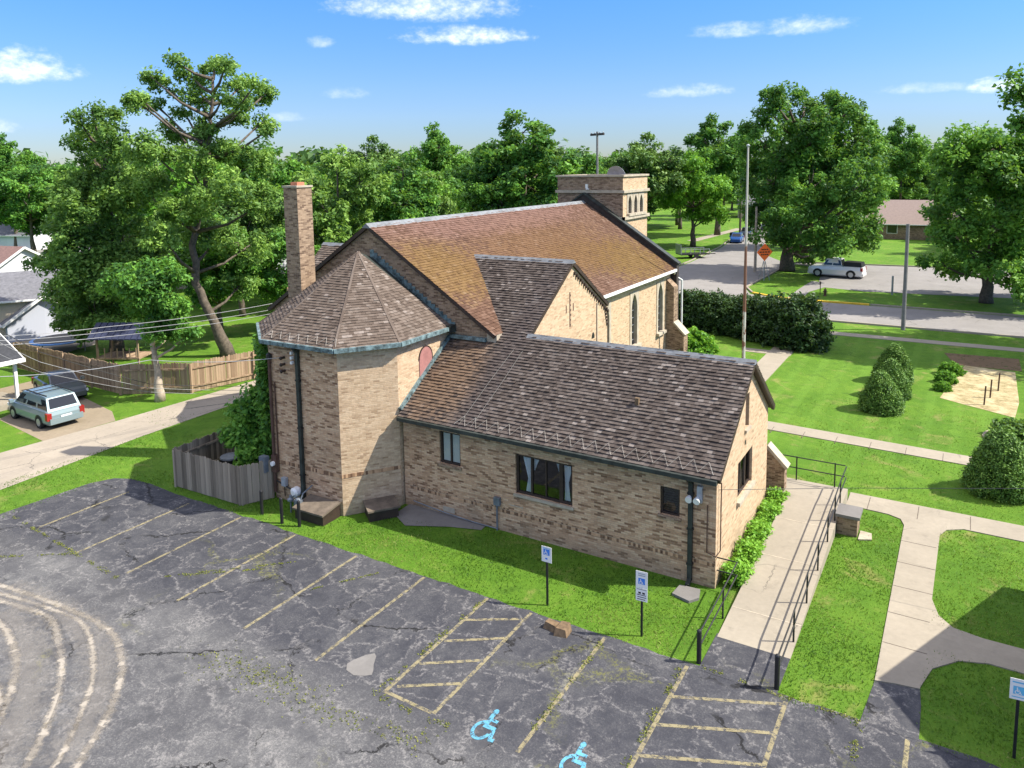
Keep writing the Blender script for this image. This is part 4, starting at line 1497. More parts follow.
# dish on the tower roof
o = thing('antenna_dish', 'round pale dish on the flat top of the brick tower', 'dish', (-20.4, 47.6, TWZ - 0.5))
b = MB()
b.tube([(0, 0, 0), (0, 0, 0.55)], 0.05, 8)
b.build('mast', M['galv'], o, off=(0, 0, 0))
b = MB()
b.lathe((0, 0, 0), [(0.02, 0.0), (0.3, 0.04), (0.55, 0.13), (0.66, 0.21), (0.66, 0.24), (0.53, 0.16), (0.3, 0.07), (0.02, 0.03)], 20)
b.v = [(x, 0.2 - z * 0.9 - y * 0.25, 0.55 + y * 0.97 + 0.0) for x, y, z in b.v]
b.build('reflector', M['galv'], o, off=(0, 0, 0))

# ------------------------------------------------------------------ ramp, rails, posts
def rz_(y):
    return 0.02 + 0.48 * max(0, min(1, (y - 18.8) / 9.0))


b = MB()
ys = [18.85, 20.3, 21.6, 23.4, 25.3, 27.8, 29.25]
for a, c in zip(ys, ys[1:]):
    x0 = -5.18 if a < 27 else -5.9
    if a >= 27:
        b.hexa([(-7.5, a, -0.1), (-3.3, a, -0.1), (-3.3, c, -0.1), (-7.5, c, -0.1), (-7.5, a, rz_(a)), (-3.3, a, rz_(a)), (-3.3, c, rz_(c)), (-7.5, c, rz_(c))])
    else:
        b.hexa([(-5.16, a, -0.1), (-3.3, a, -0.1), (-3.3, c, -0.1), (-5.16, c, -0.1), (-5.16, a, rz_(a)), (-3.3, a, rz_(a)), (-3.3, c, rz_(c)), (-5.16, c, rz_(c))])
struct('ramp', b, M['concrete'])
b = MB()
for y in (20.3, 23.4, 25.9):
    b.hexa([(-5.16, y - .02, 0), (-3.3, y - .02, 0), (-3.3, y + .02, 0), (-5.16, y + .02, 0), (-5.16, y - .02, rz_(y) + .004), (-3.3, y - .02, rz_(y) + .004), (-3.3, y + .02, rz_(y) + .004), (-5.16, y + .02, rz_(y) + .004)])
struct('ramp_joint', b, M['stone'])


def railing(label, posts, runs, base, big=None):
    o = thing('handrail', label, 'railing', base, world=True, group='black pipe handrails of the entrance ramp')
    for p, h in posts:
        b = MB()
        b.tube([p, Vector(p) + Vector((0, 0, h))], 0.025, 8)
        b.build('post', M['black'], o)
    for p in (big or []):
        b = MB()
        b.tube([p, Vector(p) + Vector((0, 0, 0.86))], 0.06, 10)
        b.lathe((p[0], p[1], p[2] + 0.86), [(0.062, 0), (0.045, 0.03), (0.01, 0.045)], 10)
        b.build('end_post', M['black'], o)
    for r_ in runs:
        b = MB()
        b.tube(r_, 0.021, 8)
        b.build('rail', M['black'], o)
    return o


X = -3.36
py = [19.55, 21.4, 23.2, 25.0, 26.5, 27.7]
railing('black pipe handrail on the lawn side of the concrete ramp', [((X, y, rz_(y) - .02), 0.9) for y in py],
        [[(X, 17.55, 0.82), (X, 19, 0.86)] + [(X, y, rz_(y) + 0.88) for y in py] + [(X, 29.15, rz_(29) + 0.88)],
         [(X, 17.55, 0.45), (X, 19, 0.48)] + [(X, y, rz_(y) + 0.46) for y in py] + [(X, 29.15, rz_(29) + 0.46)]], (X, 17.55, 0), [(X, 17.55, 0)])
X2 = -5.26
railing('short black handrail turning to the sunlit annex corner by the ramp foot', [((X2, 19.75, 0), 0.9)],
        [[(X2, 17.58, 0.8), (X2, 19.75, 0.88), (X2, 21.2, 0.95), (-5.85, 21.2, 0.95)], [(X2, 17.58, 0.42), (X2, 19.75, 0.5), (X2, 21.2, 0.55), (-5.85, 21.2, 0.55)]], (X2, 17.58, 0), [(X2, 17.58, 0)])
railing('black two bar railing along the far edge of the ramp landing', [((-5.1, 29.18, 0.48), 0.95), ((-3.75, 29.18, 0.48), 0.95)],
        [[(-6.6, 29.18, 1.4), (-3.4, 29.18, 1.4)], [(-6.6, 29.18, 0.98), (-3.4, 29.18, 0.98)]], (-5.1, 29.18, 0.48))

o = thing('brick_pier', 'low dark brick pier with pale slab top beside the upper ramp', 'pier', (-2.95, 26.9, 0), world=True)
b = MB()
b.box(-3.28, -2.66, 26.5, 27.3, 0, 0.62)
b.build('pier_base', M['brick_dark'], o)
b = MB()
b.box(-3.34, -2.58, 26.44, 27.36, 0.622, 0.72)
b.build('cap_slab', M['patch'], o)
b = MB()
b.prism([(-2.6, 26.3), (-2.2, 26.5), (-2.25, 26.95), (-2.6, 27.0)], 0, 0.05)
tag(b.build('stepping_stone', M['stone']), 'flat pale stone on the grass by the low brick pier', 'stone')
b = MB()
b.prism([(-6.85, 20.15), (-6.3, 20.0), (-6.1, 20.3), (-6.2, 20.75), (-6.8, 20.7)], 0, 0.08)
tag(b.build('splash_stone', M['patch']), 'flat pale stone slab under the annex corner downspout', 'stone')


def bollard(p, h, label):
    b = MB()
    b.lathe((0, 0, 0), [(0.06, 0), (0.06, h - 0.03), (0.045, h), (0.01, h + 0.012)], 10)
    o = b.build('bollard', M['black'])
    o.location = p
    return tag(o, label, 'bollard', 'slim black posts guarding the gas meter')


bollard((-21.55, 17.85, 0), 0.92, 'slim black post next to the grey picket enclosure corner')
bollard((-20.37, 17.72, 0), 0.95, 'slim black post standing in front of the gas meter')
bollard((-19.64, 17.85, 0), 0.95, 'slim black post nearest the slanted cellar hatch')

# gas meter
o = thing('gas_meter', 'grey gas meter with curved pipes at the foot of the apse wall', 'gas meter', (-20.5, 18.5, 0))
b = MB()
b.box(0.02, 0.30, -0.1, 0.1, 0.25, 0.58)
b.lathe((0.16, 0, 0.56), [(0.13, 0), (0.1, 0.06), (0.04, 0.08)], 10)
b.build('meter', M['meter_grey'], o, off=(0, 0, 0))
b = MB()
b.lathe((-0.25, 0, 0.5), [(0.03, -0.1), (0.12, -0.04), (0.12, 0.02), (0.05, 0.08), (0.05, 0.16)], 12)
b.build('regulator', M['meter_grey'], o, off=(0, 0, 0))
b = MB()
b.tube([(-0.25, 0, 0), (-0.25, 0, 0.45)], 0.03, 8)
b.tube([(-0.25, 0, 0.55), (-0.05, 0, 0.68), (0.06, 0, 0.66), (0.06, 0, 0.55)], 0.025, 8)
b.tube([(0.26, 0, 0.58), (0.3, 0.1, 0.8), (0.32, 0.55, 0.95)], 0.025, 8)
b.build('pipe', M['meter_grey'], o, off=(0, 0, 0))


def hatch(name, label, c, rz, wd, dp, hb, hf):
    o = thing(name, label, 'hatch', (*c, 0), rz, 'slanted cellar hatches at the apse foot')
    b = MB()
    b.hexa([(-wd / 2, -dp, 0), (wd / 2, -dp, 0), (wd / 2, 0, 0), (-wd / 2, 0, 0), (-wd / 2, -dp, hf), (wd / 2, -dp, hf), (wd / 2, 0, hb), (-wd / 2, 0, hb)])
    b.build('curb', M['dark_wood'], o, off=(0, 0, 0))
    b = MB()
    b.hexa([(-wd / 2 - .06, -dp - .08, hf + .004), (wd / 2 + .06, -dp - .08, hf + .004), (wd / 2 + .06, 0, hb + .004), (-wd / 2 - .06, 0, hb + .004),
            (-wd / 2 - .06, -dp - .08, hf + .07), (wd / 2 + .06, -dp - .08, hf + .07), (wd / 2 + .06, 0, hb + .07), (-wd / 2 - .06, 0, hb + .07)])
    b.build('lid', plain('weathered_plywood', (0.12, 0.095, 0.07), 0.85, var=0.4), o, off=(0, 0, 0))
    return o


hatch('cellar_hatch', 'dark cellar hatch with a slanted lid against the shaded apse face', (-19.6, 19.1), 0.02, 1.35, 0.85, 0.5, 0.36)
dB = Vector((-17.55 + 18.83, 20.95 - 19.2))
hatch('cellar_hatch', 'cellar hatch against the sunlit apse face near the annex', (-18.02, 20.2), math.atan2(dB.y, dB.x), 1.05, 0.8, 0.42, 0.36)


# ------------------------------------------------------------------ signs
def bars(b, x0, x1, z, h, y):
    b.face([(x0, y, z), (x1, y, z), (x1, y, z + h), (x0, y, z + h)])


def standing_chair(b, cx, z0, s, y):
    k = MB()
    wheelchair(k, 0, s)
    for f in k.f:
        b.face([(cx - 0.3 * s + k.v[i][0], y - k.v[i][2] * 2, z0 + k.v[i][1]) for i in f])


def park_sign(label, p, rz, h, kind, grp='reserved parking signs at the lot edge'):
    o = thing('parking_sign', label, 'sign', p, rz, grp)
    b = MB()
    b.box(-0.028, 0.028, -0.02, 0.02, 0, h - 0.1)
    b.build('post', M['black'], o, off=(0, 0, 0))
    b = MB()
    ph = 0.46
    b.box(-0.16, 0.16, -0.03, -0.022, h - ph, h)
    pl = b.build('sign_plate', M['white'], o, off=(0, 0, 0))
    b = MB()
    y = -0.0325
    if kind == 'single':
        b.face([(-0.1, y, h - 0.25), (0.1, y, h - 0.25), (0.1, y, h - 0.07), (-0.1, y, h - 0.07)])
        b.face([(-0.04, y, h - 0.38), (0.03, y, h - 0.38), (0.03, y, h - 0.33), (-0.04, y, h - 0.33)])
        b.build('symbol_panel', M['sign_blue'], pl, off=(0, 0, 0))
        b = MB()
        standing_chair(b, 0, h - 0.235, 0.15, y - 0.003)
        b.build('symbol', M['white'], pl, off=(0, 0, 0))
        b = MB()
        bars(b, -0.12, 0.12, h - 0.055, 0.02, y)
        b.build('lettering', M['sign_pale_blue'], pl, off=(0, 0, 0))
    elif kind == 'double':
        b.face([(-0.09, y, h - 0.36), (0.09, y, h - 0.36), (0.09, y, h - 0.19), (-0.09, y, h - 0.19)])
        b.build('symbol_panel', M['sign_blue'], pl, off=(0, 0, 0))
        b = MB()
        standing_chair(b, 0, h - 0.35, 0.14, y - 0.003)
        b.build('symbol', M['white'], pl, off=(0, 0, 0))
        b = MB()
        bars(b, -0.1, 0.1, h - 0.08, 0.025, y)
        bars(b, -0.1, 0.1, h - 0.13, 0.025, y)
        b.build('lettering', M['galv'], pl, off=(0, 0, 0))
        b = MB()
        b.box(-0.16, 0.16, -0.03, -0.022, h - ph - 0.37, h - ph - 0.01)
        p2 = b.build('sign_plate', M['white'], o, off=(0, 0, 0))
        b = MB()
        for x0, x1, zz, hh in ((-0.09, -0.02, .12, .05), (0.02, 0.09, .12, .05), (-0.13, 0.12, .19, .02), (-0.11, 0.13, .25, .02), (-0.12, 0.1, .31, .02), (-0.13, 0.13, .04, .012)):
            bars(b, x0, x1, h - ph - zz - hh, hh, y)
        b.build('lettering', M['black'], p2, off=(0, 0, 0))
    else:
        b.face([(-0.1, y, h - 0.34), (0.12, y, h - 0.34), (0.12, y, h - 0.16), (-0.1, y, h - 0.16)])
        b.build('symbol_panel', M['sign_pale_blue'], pl, off=(0, 0, 0))
        b = MB()
        standing_chair(b, 0, h - 0.33, 0.15, y - 0.003)
        b.build('symbol', M['white'], pl, off=(0, 0, 0))
        b = MB()
        bars(b, -0.12, 0.12, h - 0.09, 0.03, y)
        bars(b, -0.12, 0.12, h - 0.41, 0.02, y)
        b.build('lettering', M['sign_pale_blue'], pl, off=(0, 0, 0))
    return o


park_sign('single plate parking sign with blue symbol on black post, nearest the hatched aisle', (-9.77, 17.92, 0), 0.0, 1.78, 'single')
park_sign('taller two plate parking sign on black post, near the ramp', (-6.91, 17.9, 0), 0.06, 1.84, 'double')
park_sign('faded white and pale blue sign on black post at the bottom right corner', (1.39, 17.85, 0), 0.1, 1.8, 'faded')

o = thing('split_log', 'pale sawn log chunks lying on the asphalt edge between two signs', 'log', (-8.95, 17.0, 0))
b = MB()
b.hexa([(-0.42, -0.1, 0), (0.0, -0.18, 0), (0.02, 0.12, 0), (-0.38, 0.16, 0), (-0.36, -0.06, 0.2), (-0.02, -0.1, 0.17), (0.0, 0.1, 0.19), (-0.34, 0.12, 0.2)])
b.build('chunk', M['log_brown'], o, off=(0, 0, 0))
b = MB()
b.hexa([(0.0, -0.28, 0), (0.36, -0.2, 0), (0.34, 0.16, 0), (0.04, 0.14, 0), (0.03, -0.2, 0.22), (0.3, -0.16, 0.2), (0.3, 0.14, 0.26), (0.06, 0.12, 0.25)])
b.build('chunk', M['log_brown'], o, off=(0, 0, 0))


# ------------------------------------------------------------------ fences
def picket_fence(name, label, pts, h, mat, pw=0.14, gap=0.012, jit=0.04, dog=True, base=None, rail=True, group=None):
    o = thing(name, label, 'fence', (*pts[0], 0), world=True, group=group)
    b, p_, r_ = MB(), MB(), MB()
    rg = random.Random(len(label))
    for a, c in zip(pts, pts[1:]):
        a, c = Vector((*a, 0)), Vector((*c, 0))
        d = (c - a)
        L = d.length
        d.normalize()
        s = Vector((-d.y, d.x, 0))
        n = int(L / (pw + gap))
        for k in range(n):
            q = a + d * (k * (pw + gap)) + s * rg.uniform(-0.008, 0.008)
            hh = h + rg.uniform(-jit, jit)
            t_ = s * 0.011
            le = Vector((0, 0, 1))
            lean = d * rg.uniform(-0.012, 0.012)
            A, B_ = q, q + d * pw
            pr = [A + le * 0.03, B_ + le * 0.03, B_ + lean + le * (hh - 0.05), B_ + lean - d * 0.03 + le * hh, A + lean + d * 0.03 + le * hh, A + lean + le * (hh - 0.05)]
            b.extrude([v - t_ for v in pr], t_ * 2)
        for z in (0.35, h - 0.35):
            r_ = MB()
            r_.bar(a + s * 0.05 + Vector((0, 0, z)), c + s * 0.05 + Vector((0, 0, z)), 0.04, 0.09)
            r_.build('rail', mat, o)
        k = max(1, int(L / 2.4))
        for j in range(k + 1):
            q = a + d * (L * j / k) + s * 0.08
            p_ = MB()
            p_.box(q.x - 0.05, q.x + 0.05, q.y - 0.05, q.y + 0.05, 0, h - 0.05)
            p_.build('post', mat, o)
    b.build('pickets', mat, o)
    return o


picket_fence('picket_fence', 'weathered grey picket enclosure at the left foot of the apse', [(-26.75, 20.5), (-26.6, 17.85), (-22.8, 17.95), (-22.25, 19.0)], 1.55, M['wood_grey'], gap=0.004)
picket_fence('picket_fence', 'weathered grey picket panel closing the rear of the apse enclosure', [(-24.7, 20.95), (-26.65, 20.55)], 1.4, M['wood_grey'])
picket_fence('board_fence', 'tan cedar board fence along the alley by the parked cars', [(-36.2, 36), (-36.3, 30), (-37.2, 26.4), (-40.4, 24.25), (-52, 24.4)], 1.75, M['wood_tan'])
o = thing('air_conditioner', 'round dark condenser unit inside the grey picket enclosure', 'air conditioner', (-25.55, 19.75, 0))
b = MB()
b.lathe((0, 0, 0), [(0.42, 0), (0.42, 0.72), (0.4, 0.76)], 18)
b.build('casing', M['black'], o, off=(0, 0, 0))
b = MB()
b.lathe((0, 0, 0.76), [(0.44, 0), (0.42, 0.05), (0.1, 0.12)], 18)
b.build('fan_guard', M['meter_grey'], o, off=(0, 0, 0))
b = MB()
b.box(-22.62, -22.3, 18.72, 18.95, 1.1, 1.7)
tag(b.build('utility_box', M['meter_grey']), 'pale grey metal box above the picket enclosure corner', 'box')

# ------------------------------------------------------------------ foliage
def unit(v):
    return v / np.maximum(np.linalg.norm(v, axis=1, keepdims=True), 1e-9)


def leaf_cloud(C, R, n, size, rg, up=0.55, flat=0.65, bias=None, tint0=0.5, tvar=0.28):
    """n leaves around every clump centre C (k,3), clump radius R; returns verts, quads, tint"""
    k = len(C)
    cen = np.repeat(C, n, 0)
    off = rg.normal(size=(k * n, 3)) * np.array([1, 1, flat])
    off = off / np.maximum(np.linalg.norm(off, axis=1, keepdims=True), 1e-6) * (rg.random((k * n, 1)) ** 0.45)
    rad = np.repeat(np.asarray(R).reshape(-1, 1), n, 0) if np.ndim(R) else R
    pos = cen + off * rad
    nr_ = unit(off * 0.55 + np.array([0, 0, up]) + rg.normal(size=(k * n, 3)) * 0.55)
    a = unit(np.cross(nr_, rg.normal(size=(k * n, 3))))
    b_ = np.cross(nr_, a)
    L = size * (0.65 + 0.7 * rg.random((k * n, 1)))
    W = L * (0.42 + 0.2 * rg.random((k * n, 1)))
    droop = nr_ * L * 0.12
    V = np.stack([pos - a * L - droop, pos - b_ * W, pos + a * L - droop, pos + b_ * W], 1).reshape(-1, 3)
    F = np.arange(k * n * 4).reshape(-1, 4)
    tc = np.repeat(np.clip(rg.normal(tint0, tvar * 0.7, k), 0, 1), n) + rg.normal(0, tvar * 0.5, k * n)
    tint = np.repeat(np.clip(tc, 0, 1), 4)
    return V, F, tint


def clumps_in(lobes, total, rg, inner=0.35, zcut=None):
    ar = np.array([(l[3] * l[4] * l[5]) ** (2 / 3) for l in lobes])
    out = []
    for l, a in zip(lobes, ar):
        k = max(3, int(total * a / ar.sum()))
        d = unit(rg.normal(size=(k, 3)))
        r_ = inner + (1 - inner) * rg.random((k, 1)) ** 0.6
        out.append(np.array(l[:3]) + d * r_ * np.array(l[3:6]))
    return np.concatenate(out)


def tree_meshes(name, lobes, nclump, per, size, clr, seed, mat, bark, tr=0.25, trunk_pts=None, fork=0.4, limb=True, tint0=0.5, inner=0.35, flat=0.65):
    """crown and trunk meshes round the origin at the trunk's foot"""
    rg = np.random.default_rng(seed)
    C = clumps_in(lobes, nclump, rg, inner)
    C = C[C[:, 2] > 0.8]
    V, F, ti = leaf_cloud(C, clr * (0.7 + 0.6 * rg.random(len(C))), per, size, rg, tint0=tint0, flat=flat)
    crown = fast_mesh(name + '_crown', V, F, mat, ti)
    b = MB()
    top = max(l[2] for l in lobes)
    tp = [Vector(p) for p in (trunk_pts or [(0, 0, 0), (0.05, 0, top * fork), (0.0, 0.1, top * 0.95)])]
    rs = [tr * 1.5] + [tr * (1 - 0.75 * (i / (len(tp) - 1))) for i in range(1, len(tp))]
    fine = [tp[0]]
    fr = [rs[0]]
    for i in range(len(tp) - 1):
        for k in range(1, 5):
            u = k / 4
            fine.append(tp[i].lerp(tp[i + 1], u) + Vector(tuple(rg.normal(0, tr * 0.15, 3))))
            fr.append(rs[i] + (rs[i + 1] - rs[i]) * u)
    b.tube(fine, fr, 9)
    if limb:
        for l in lobes:
            c = Vector(l[:3])
            # leave the trunk well below the lobe
            zt = max(tp[1].z * 0.8, min(c.z - 0.5 * math.hypot(c.x, c.y) - 0.4, tp[-1].z))
            st = min(fine, key=lambda p: abs(p.z - zt))
            mid_ = st.lerp(c, 0.5) + Vector((0, 0, -0.08 * (c - st).length))
            r0 = tr * 0.42
            b.tube([st, mid_, c], [r0, r0 * 0.6, r0 * 0.3], 6)
            idx = rg.choice(len(C), min(len(C), 60), replace=False)
            near = sorted(idx, key=lambda i: np.linalg.norm(C[i] - np.array(l[:3])))[:5]
            for i in [q_ for q_ in near if np.linalg.norm(C[q_] - np.array(l[:3])) < max(l[3:6]) * 1.15]:
                q = Vector(tuple(C[i]))
                b.tube([mid_.lerp(c, 0.6), (c + q) / 2 + Vector((0, 0, 0.1)), q], [r0 * 0.3, r0 * 0.2, r0 * 0.08], 4)
    tm = bpy.data.meshes.new(name + '_trunk')
    tm.from_pydata(b.v, [], b.f)
    tm.materials.append(bark)
    for p in tm.polygons:
        p.use_smooth = True
    return crown, tm


def place_tree(name, meshes, label, cat, loc, rz=0, s=1.0, sz=None, group=None):
    o = bpy.data.objects.new(name, None)
    COL.objects.link(o)
    o.location = loc
    o.rotation_euler = (0, 0, rz)
    o.scale = (s, s, sz or s)
    tag(o, label, cat, group)
    for nm, me in zip(('crown', 'trunk'), meshes):
        c = bpy.data.objects.new(nm, me)
        COL.objects.link(c)
        c.parent = o
    return o


def lobes_from_px(base, px, depth_jit, seed):
    """crown masses surveyed as (px, py, radius px, radius z px) at the distance of the trunk, spread in depth"""
    rg = random.Random(seed)
    d0 = math.hypot(base.x, base.y)
    out = []
    for e in px:
        x, y, r_, rz2 = e[:4]
        dj = e[4] if len(e) > 4 else rg.uniform(-depth_jit, depth_jit)
        p = AT(x, y, d0 + dj)
        k = (d0 + dj) / FPX * 0.93
        out.append((p.x - base.x, p.y - base.y, p.z - base.z, r_ * k, r_ * k, rz2 * k))
    return out


# the tall open tree left of the chimney
B1 = G(228, 356)
L1 = lobes_from_px(B1, [(215, 68, 20, 13), (190, 75, 14, 10), (240, 88, 18, 14), (262, 97, 14, 10), (200, 100, 18, 13), (165, 85, 15, 11), (145, 103, 18, 11), (235, 118, 18, 12), (262, 122, 13, 9), (208, 130, 24, 14),
                        (175, 130, 20, 14), (150, 150, 28, 18), (225, 152, 30, 18), (190, 165, 34, 20), (255, 160, 24, 18), (140, 185, 30, 22), (230, 190, 40, 22), (180, 205, 40, 22), (260, 205, 26, 26), (215, 235, 40, 20), (250, 245, 28, 22), (165, 240, 24, 18), (240, 285, 20, 14), (136, 100, 10, 6), (150, 76, 11, 6), (226, 64, 13, 7), (256, 84, 12, 6), (270, 90, 8, 5), (268, 130, 10, 6), (246, 107, 13, 6), (184, 112, 14, 7), (196, 86, 12, 7), (222, 100, 12, 7), (160, 108, 12, 6), (176, 62, 9, 5)], 3.2, 5)
tp1 = [(0, 0, 0)] + [tuple(AT(x, y, math.hypot(B1.x, B1.y) + dd) - B1) for x, y, dd in ((214, 322, 0), (197, 282, 0.3), (193, 245, 0.5), (205, 190, 0.3), (210, 130, 0), (213, 80, 0))]
L1 = [(x, y, z, a * 0.82, b_ * 0.82, c_ * 0.85) for x, y, z, a, b_, c_ in L1]
T1 = tree_meshes('tall_tree', L1, 330, 130, 0.13, 0.58, 1, M['leaf_olive'], M['bark'], 0.34, tp1, tint0=0.55, inner=0.2)
place_tree('deciduous_tree', T1, 'tallest open crowned tree with bare limbs against the sky, left of the chimney', 'tree', B1)

# the smaller pale trunked tree before the cedar fence
B2 = G(160, 401)
L2 = lobes_from_px(B2, [(160, 330, 13, 9), (178, 322, 12, 9), (165, 305, 20, 11), (140, 303, 14, 8), (145, 285, 24, 12), (188, 333, 8, 6), (120, 280, 18, 10), (165, 272, 20, 12)], 1.2, 8)
tp2 = [(0, 0, 0)] + [tuple(AT(x, y, math.hypot(B2.x, B2.y)) - B2) for x, y in ((157, 370), (153, 345), (150, 320), (146, 275))]
T2 = tree_meshes('fence_tree', L2, 120, 190, 0.12, 0.55, 2, M['leaf'], M['bark_pale'], 0.2, tp2, tint0=0.6)
place_tree('deciduous_tree', T2, 'tree with a straight pale trunk standing before the cedar fence', 'tree', B2)

# broad maple behind it at the left
B3 = Vector((-50.5, 30.2, 0))
L3 = lobes_from_px(B3, [(95, 320, 34, 18), (80, 312, 20, 14), (120, 305, 30, 20), (74, 288, 22, 18), (100, 280, 36, 20), (140, 265, 30, 20), (66, 262, 20, 14), (88, 250, 34, 22), (125, 235, 36, 24), (70, 235, 20, 14), (62, 225, 16, 8), (90, 205, 34, 22), (120, 190, 30, 22), (75, 185, 22, 16), (100, 165, 24, 18), (88, 140, 16, 14), (110, 145, 20, 18), (80, 122, 8, 9), (92, 112, 8, 8), (102, 128, 10, 10), (42, 262, 12, 4), (82, 298, 22, 12), (112, 118, 8, 8)], 2.8, 13)
tp3 = [(0, 0, 0), (0.1, 0, 2.2), (0.2, 0, 5.0), (0.0, 0.3, 9.5), (-0.2, 0.2, 14)]
T3 = tree_meshes('maple', L3, 420, 150, 0.135, 0.66, 3, M['leaf_olive'], M['bark'], 0.36, tp3, tint0=0.52)
place_tree('deciduous_tree', T3, 'broad maple left of the tallest tree, hanging over the cedar fence and playset', 'tree', B3)

# cottonwood on the street corner
B4 = G(787, 271)
L4 = lobes_from_px(B4, [(768, 108, 16, 20), (800, 115, 20, 22), (845, 120, 24, 22), (825, 108, 14, 16), (760, 140, 22, 22), (790, 150, 30, 26), (835, 150, 30, 26), (868, 150, 20, 20), (770, 180, 30, 24), (815, 185, 36, 26), (860, 185, 32, 24), (872, 192, 14, 14),
                        (765, 215, 26, 18), (800, 218, 34, 22), (845, 220, 34, 20), (868, 226, 14, 12), (775, 238, 22, 12), (830, 243, 30, 12), (815, 255, 22, 8), (855, 240, 22, 10), (862, 130, 14, 16), (750, 165, 14, 14), (785, 98, 9, 16), (808, 138, 26, 24), (815, 165, 30, 24), (770, 96, 6, 14), (805, 100, 8, 14), (838, 104, 8, 14), (852, 108, 7, 12), (870, 140, 12, 12), (822, 122, 16, 18)], 6.5, 21)
T4 = tree_meshes('cottonwood', L4, 620, 110, 0.21, 0.9, 4, M['leaf'], M['bark'], 0.62, [(0, 0, 0), (0, 0, 3.2), (0.5, 0, 8), (0.8, 0.3, 13), (1.0, 0.2, 17)], tint0=0.45, flat=0.8)
place_tree('deciduous_tree', T4, 'big thick trunked cottonwood on the grass corner behind the orange sign', 'tree', B4)

# spreading tree at the right edge
B5 = G(986, 303)
L5 = lobes_from_px(B5, [(965, 150, 30, 16), (1000, 145, 30, 16), (1035, 150, 30, 20), (952, 175, 22, 16), (985, 175, 36, 20), (1025, 180, 36, 20), (948, 205, 18, 14), (965, 210, 34, 20), (1010, 215, 36, 20), (1050, 215, 36, 24), (944, 230, 16, 9), (962, 238, 24, 14), (995, 245, 32, 16), (1040, 250, 34, 18), (936, 262, 14, 7), (960, 265, 24, 10), (1000, 272, 26, 12), (1030, 285, 26, 12), (1060, 180, 30, 24)], 5.0, 31)
T5 = tree_meshes('right_tree', L5, 430, 120, 0.2, 0.85, 5, M['leaf'], M['bark'], 0.4, [(0, 0, 0), (0, 0, 3), (0.3, 0, 7), (0.4, 0, 12)], tint0=0.55)
place_tree('deciduous_tree', T5, 'wide crowned tree over the street at the right edge', 'tree', B5)

# tree just off the right edge whose branch reaches in and shades the lawn
B6 = Vector((11.4, 61.5, 0))
L6 = [(x, y, z, r_, r_, r_ * 0.7) for x, y, z, r_ in ((-3.8, 0, 10, 2.6), (-3.2, -2.6, 13, 2.8), (0, 0, 15, 4.2), (3, 2, 12, 4), (-2.6, 3, 12, 3.2), (4, -3, 9, 3.5), (-3.8, 0.2, 14.5, 2.5), (0, -4, 9, 3), (0, 0, 19, 3.4), (-2.8, 1.5, 18, 2.9), (2, 4, 15, 4), (-3.4, 2.4, 15.5, 2.7), (-3.5, -1, 17, 2.4))] + \
     [tuple(AT(1016, 96, 63) - B6) + (0.75, 0.9, 1.0), tuple(AT(1022, 84, 63) - B6) + (0.6, 0.8, 0.6), tuple(AT(1022, 122, 63) - B6) + (0.5, 0.6, 0.3), tuple(AT(1050, 110, 63) - B6) + (1.4, 1.4, 1.2)]
T6 = tree_meshes('edge_tree', L6, 420, 110, 0.2, 1.05, 6, M['leaf'], M['bark'], 0.4, None, tint0=0.45)
place_tree('deciduous_tree', T6, 'tree off the right edge, only a leafy branch tip showing against the sky', 'tree', B6)

# bright maple and its neighbours by the side street
def round_lobes(h, r_, seed, n=9, low=0.25, openness=1.0):
    rg = random.Random(seed)
    out = [(0, 0, h * 0.55, r_ * 0.75, r_ * 0.75, h * 0.28)]
    for k in range(n):
        a = 2 * PI * k / n + rg.uniform(-0.4, 0.4)
        zz = rg.uniform(low + 0.1, 0.82)
        rr_ = r_ * (0.75 * math.sin(PI * min(1, max(0.08, (zz - low * 0.6) / (1.05 - low * 0.6)))) ** 0.6) * rg.uniform(0.75, 1.1)
        q = rg.uniform(0.24, 0.38) * r_ * openness
        out.append((rr_ * math.cos(a), rr_ * math.sin(a), h * zz, q * 1.2, q * 1.2, q))
    out.append((rg.uniform(-.1, .1) * r_, rg.uniform(-.1, .1) * r_, h * 0.88, r_ * 0.38, r_ * 0.38, h * 0.11))
    return out


VAR = []
for i, (mt_, h, r_, t0) in enumerate([('leaf', 14, 5.6, 0.5), ('leaf', 15, 5.0, 0.42), ('leaf_bright', 13, 5.4, 0.45), ('leaf_dark', 16, 5.2, 0.5), ('leaf_olive', 14, 6.0, 0.55), ('leaf', 17, 4.6, 0.6), ('leaf_dark', 14, 5.8, 0.6)]):
    VAR.append(tree_meshes('tree_kind_%d' % i, round_lobes(h, r_, 40 + i, 11), 210, 100, 0.22, 0.8, 50 + i, M[mt_], M['bark'], 0.3, None, 0.3, True, t0))
B7 = G(707, 246)
place_tree('deciduous_tree', VAR[2], 'bright yellow green maple beside the side street and trailer', 'tree', (-35.5, 112, 0), 0.4, 1.08, 1.12)
place_tree('deciduous_tree', VAR[3], 'dark green tree between the tower and the bright maple', 'tree', (-40.5, 105, 0), 1.4, 1.08, 1.05)
place_tree('deciduous_tree', VAR[0], 'rounded mid green tree directly right of the tower top', 'tree', (-43.5, 92, 0), 2.2, 1.0, 1.05)
place_tree('deciduous_tree', VAR[5], 'taller pale green tree rising behind the bright maple', 'tree', (-37.5, 132, 0), 0.2, 1.35, 1.22)
place_tree('deciduous_tree', VAR[1], 'full crowned tree behind the nave ridge, left of the antenna pole', 'tree', (-46.5, 80.5, 0), 0.9, 1.45, 1.26)
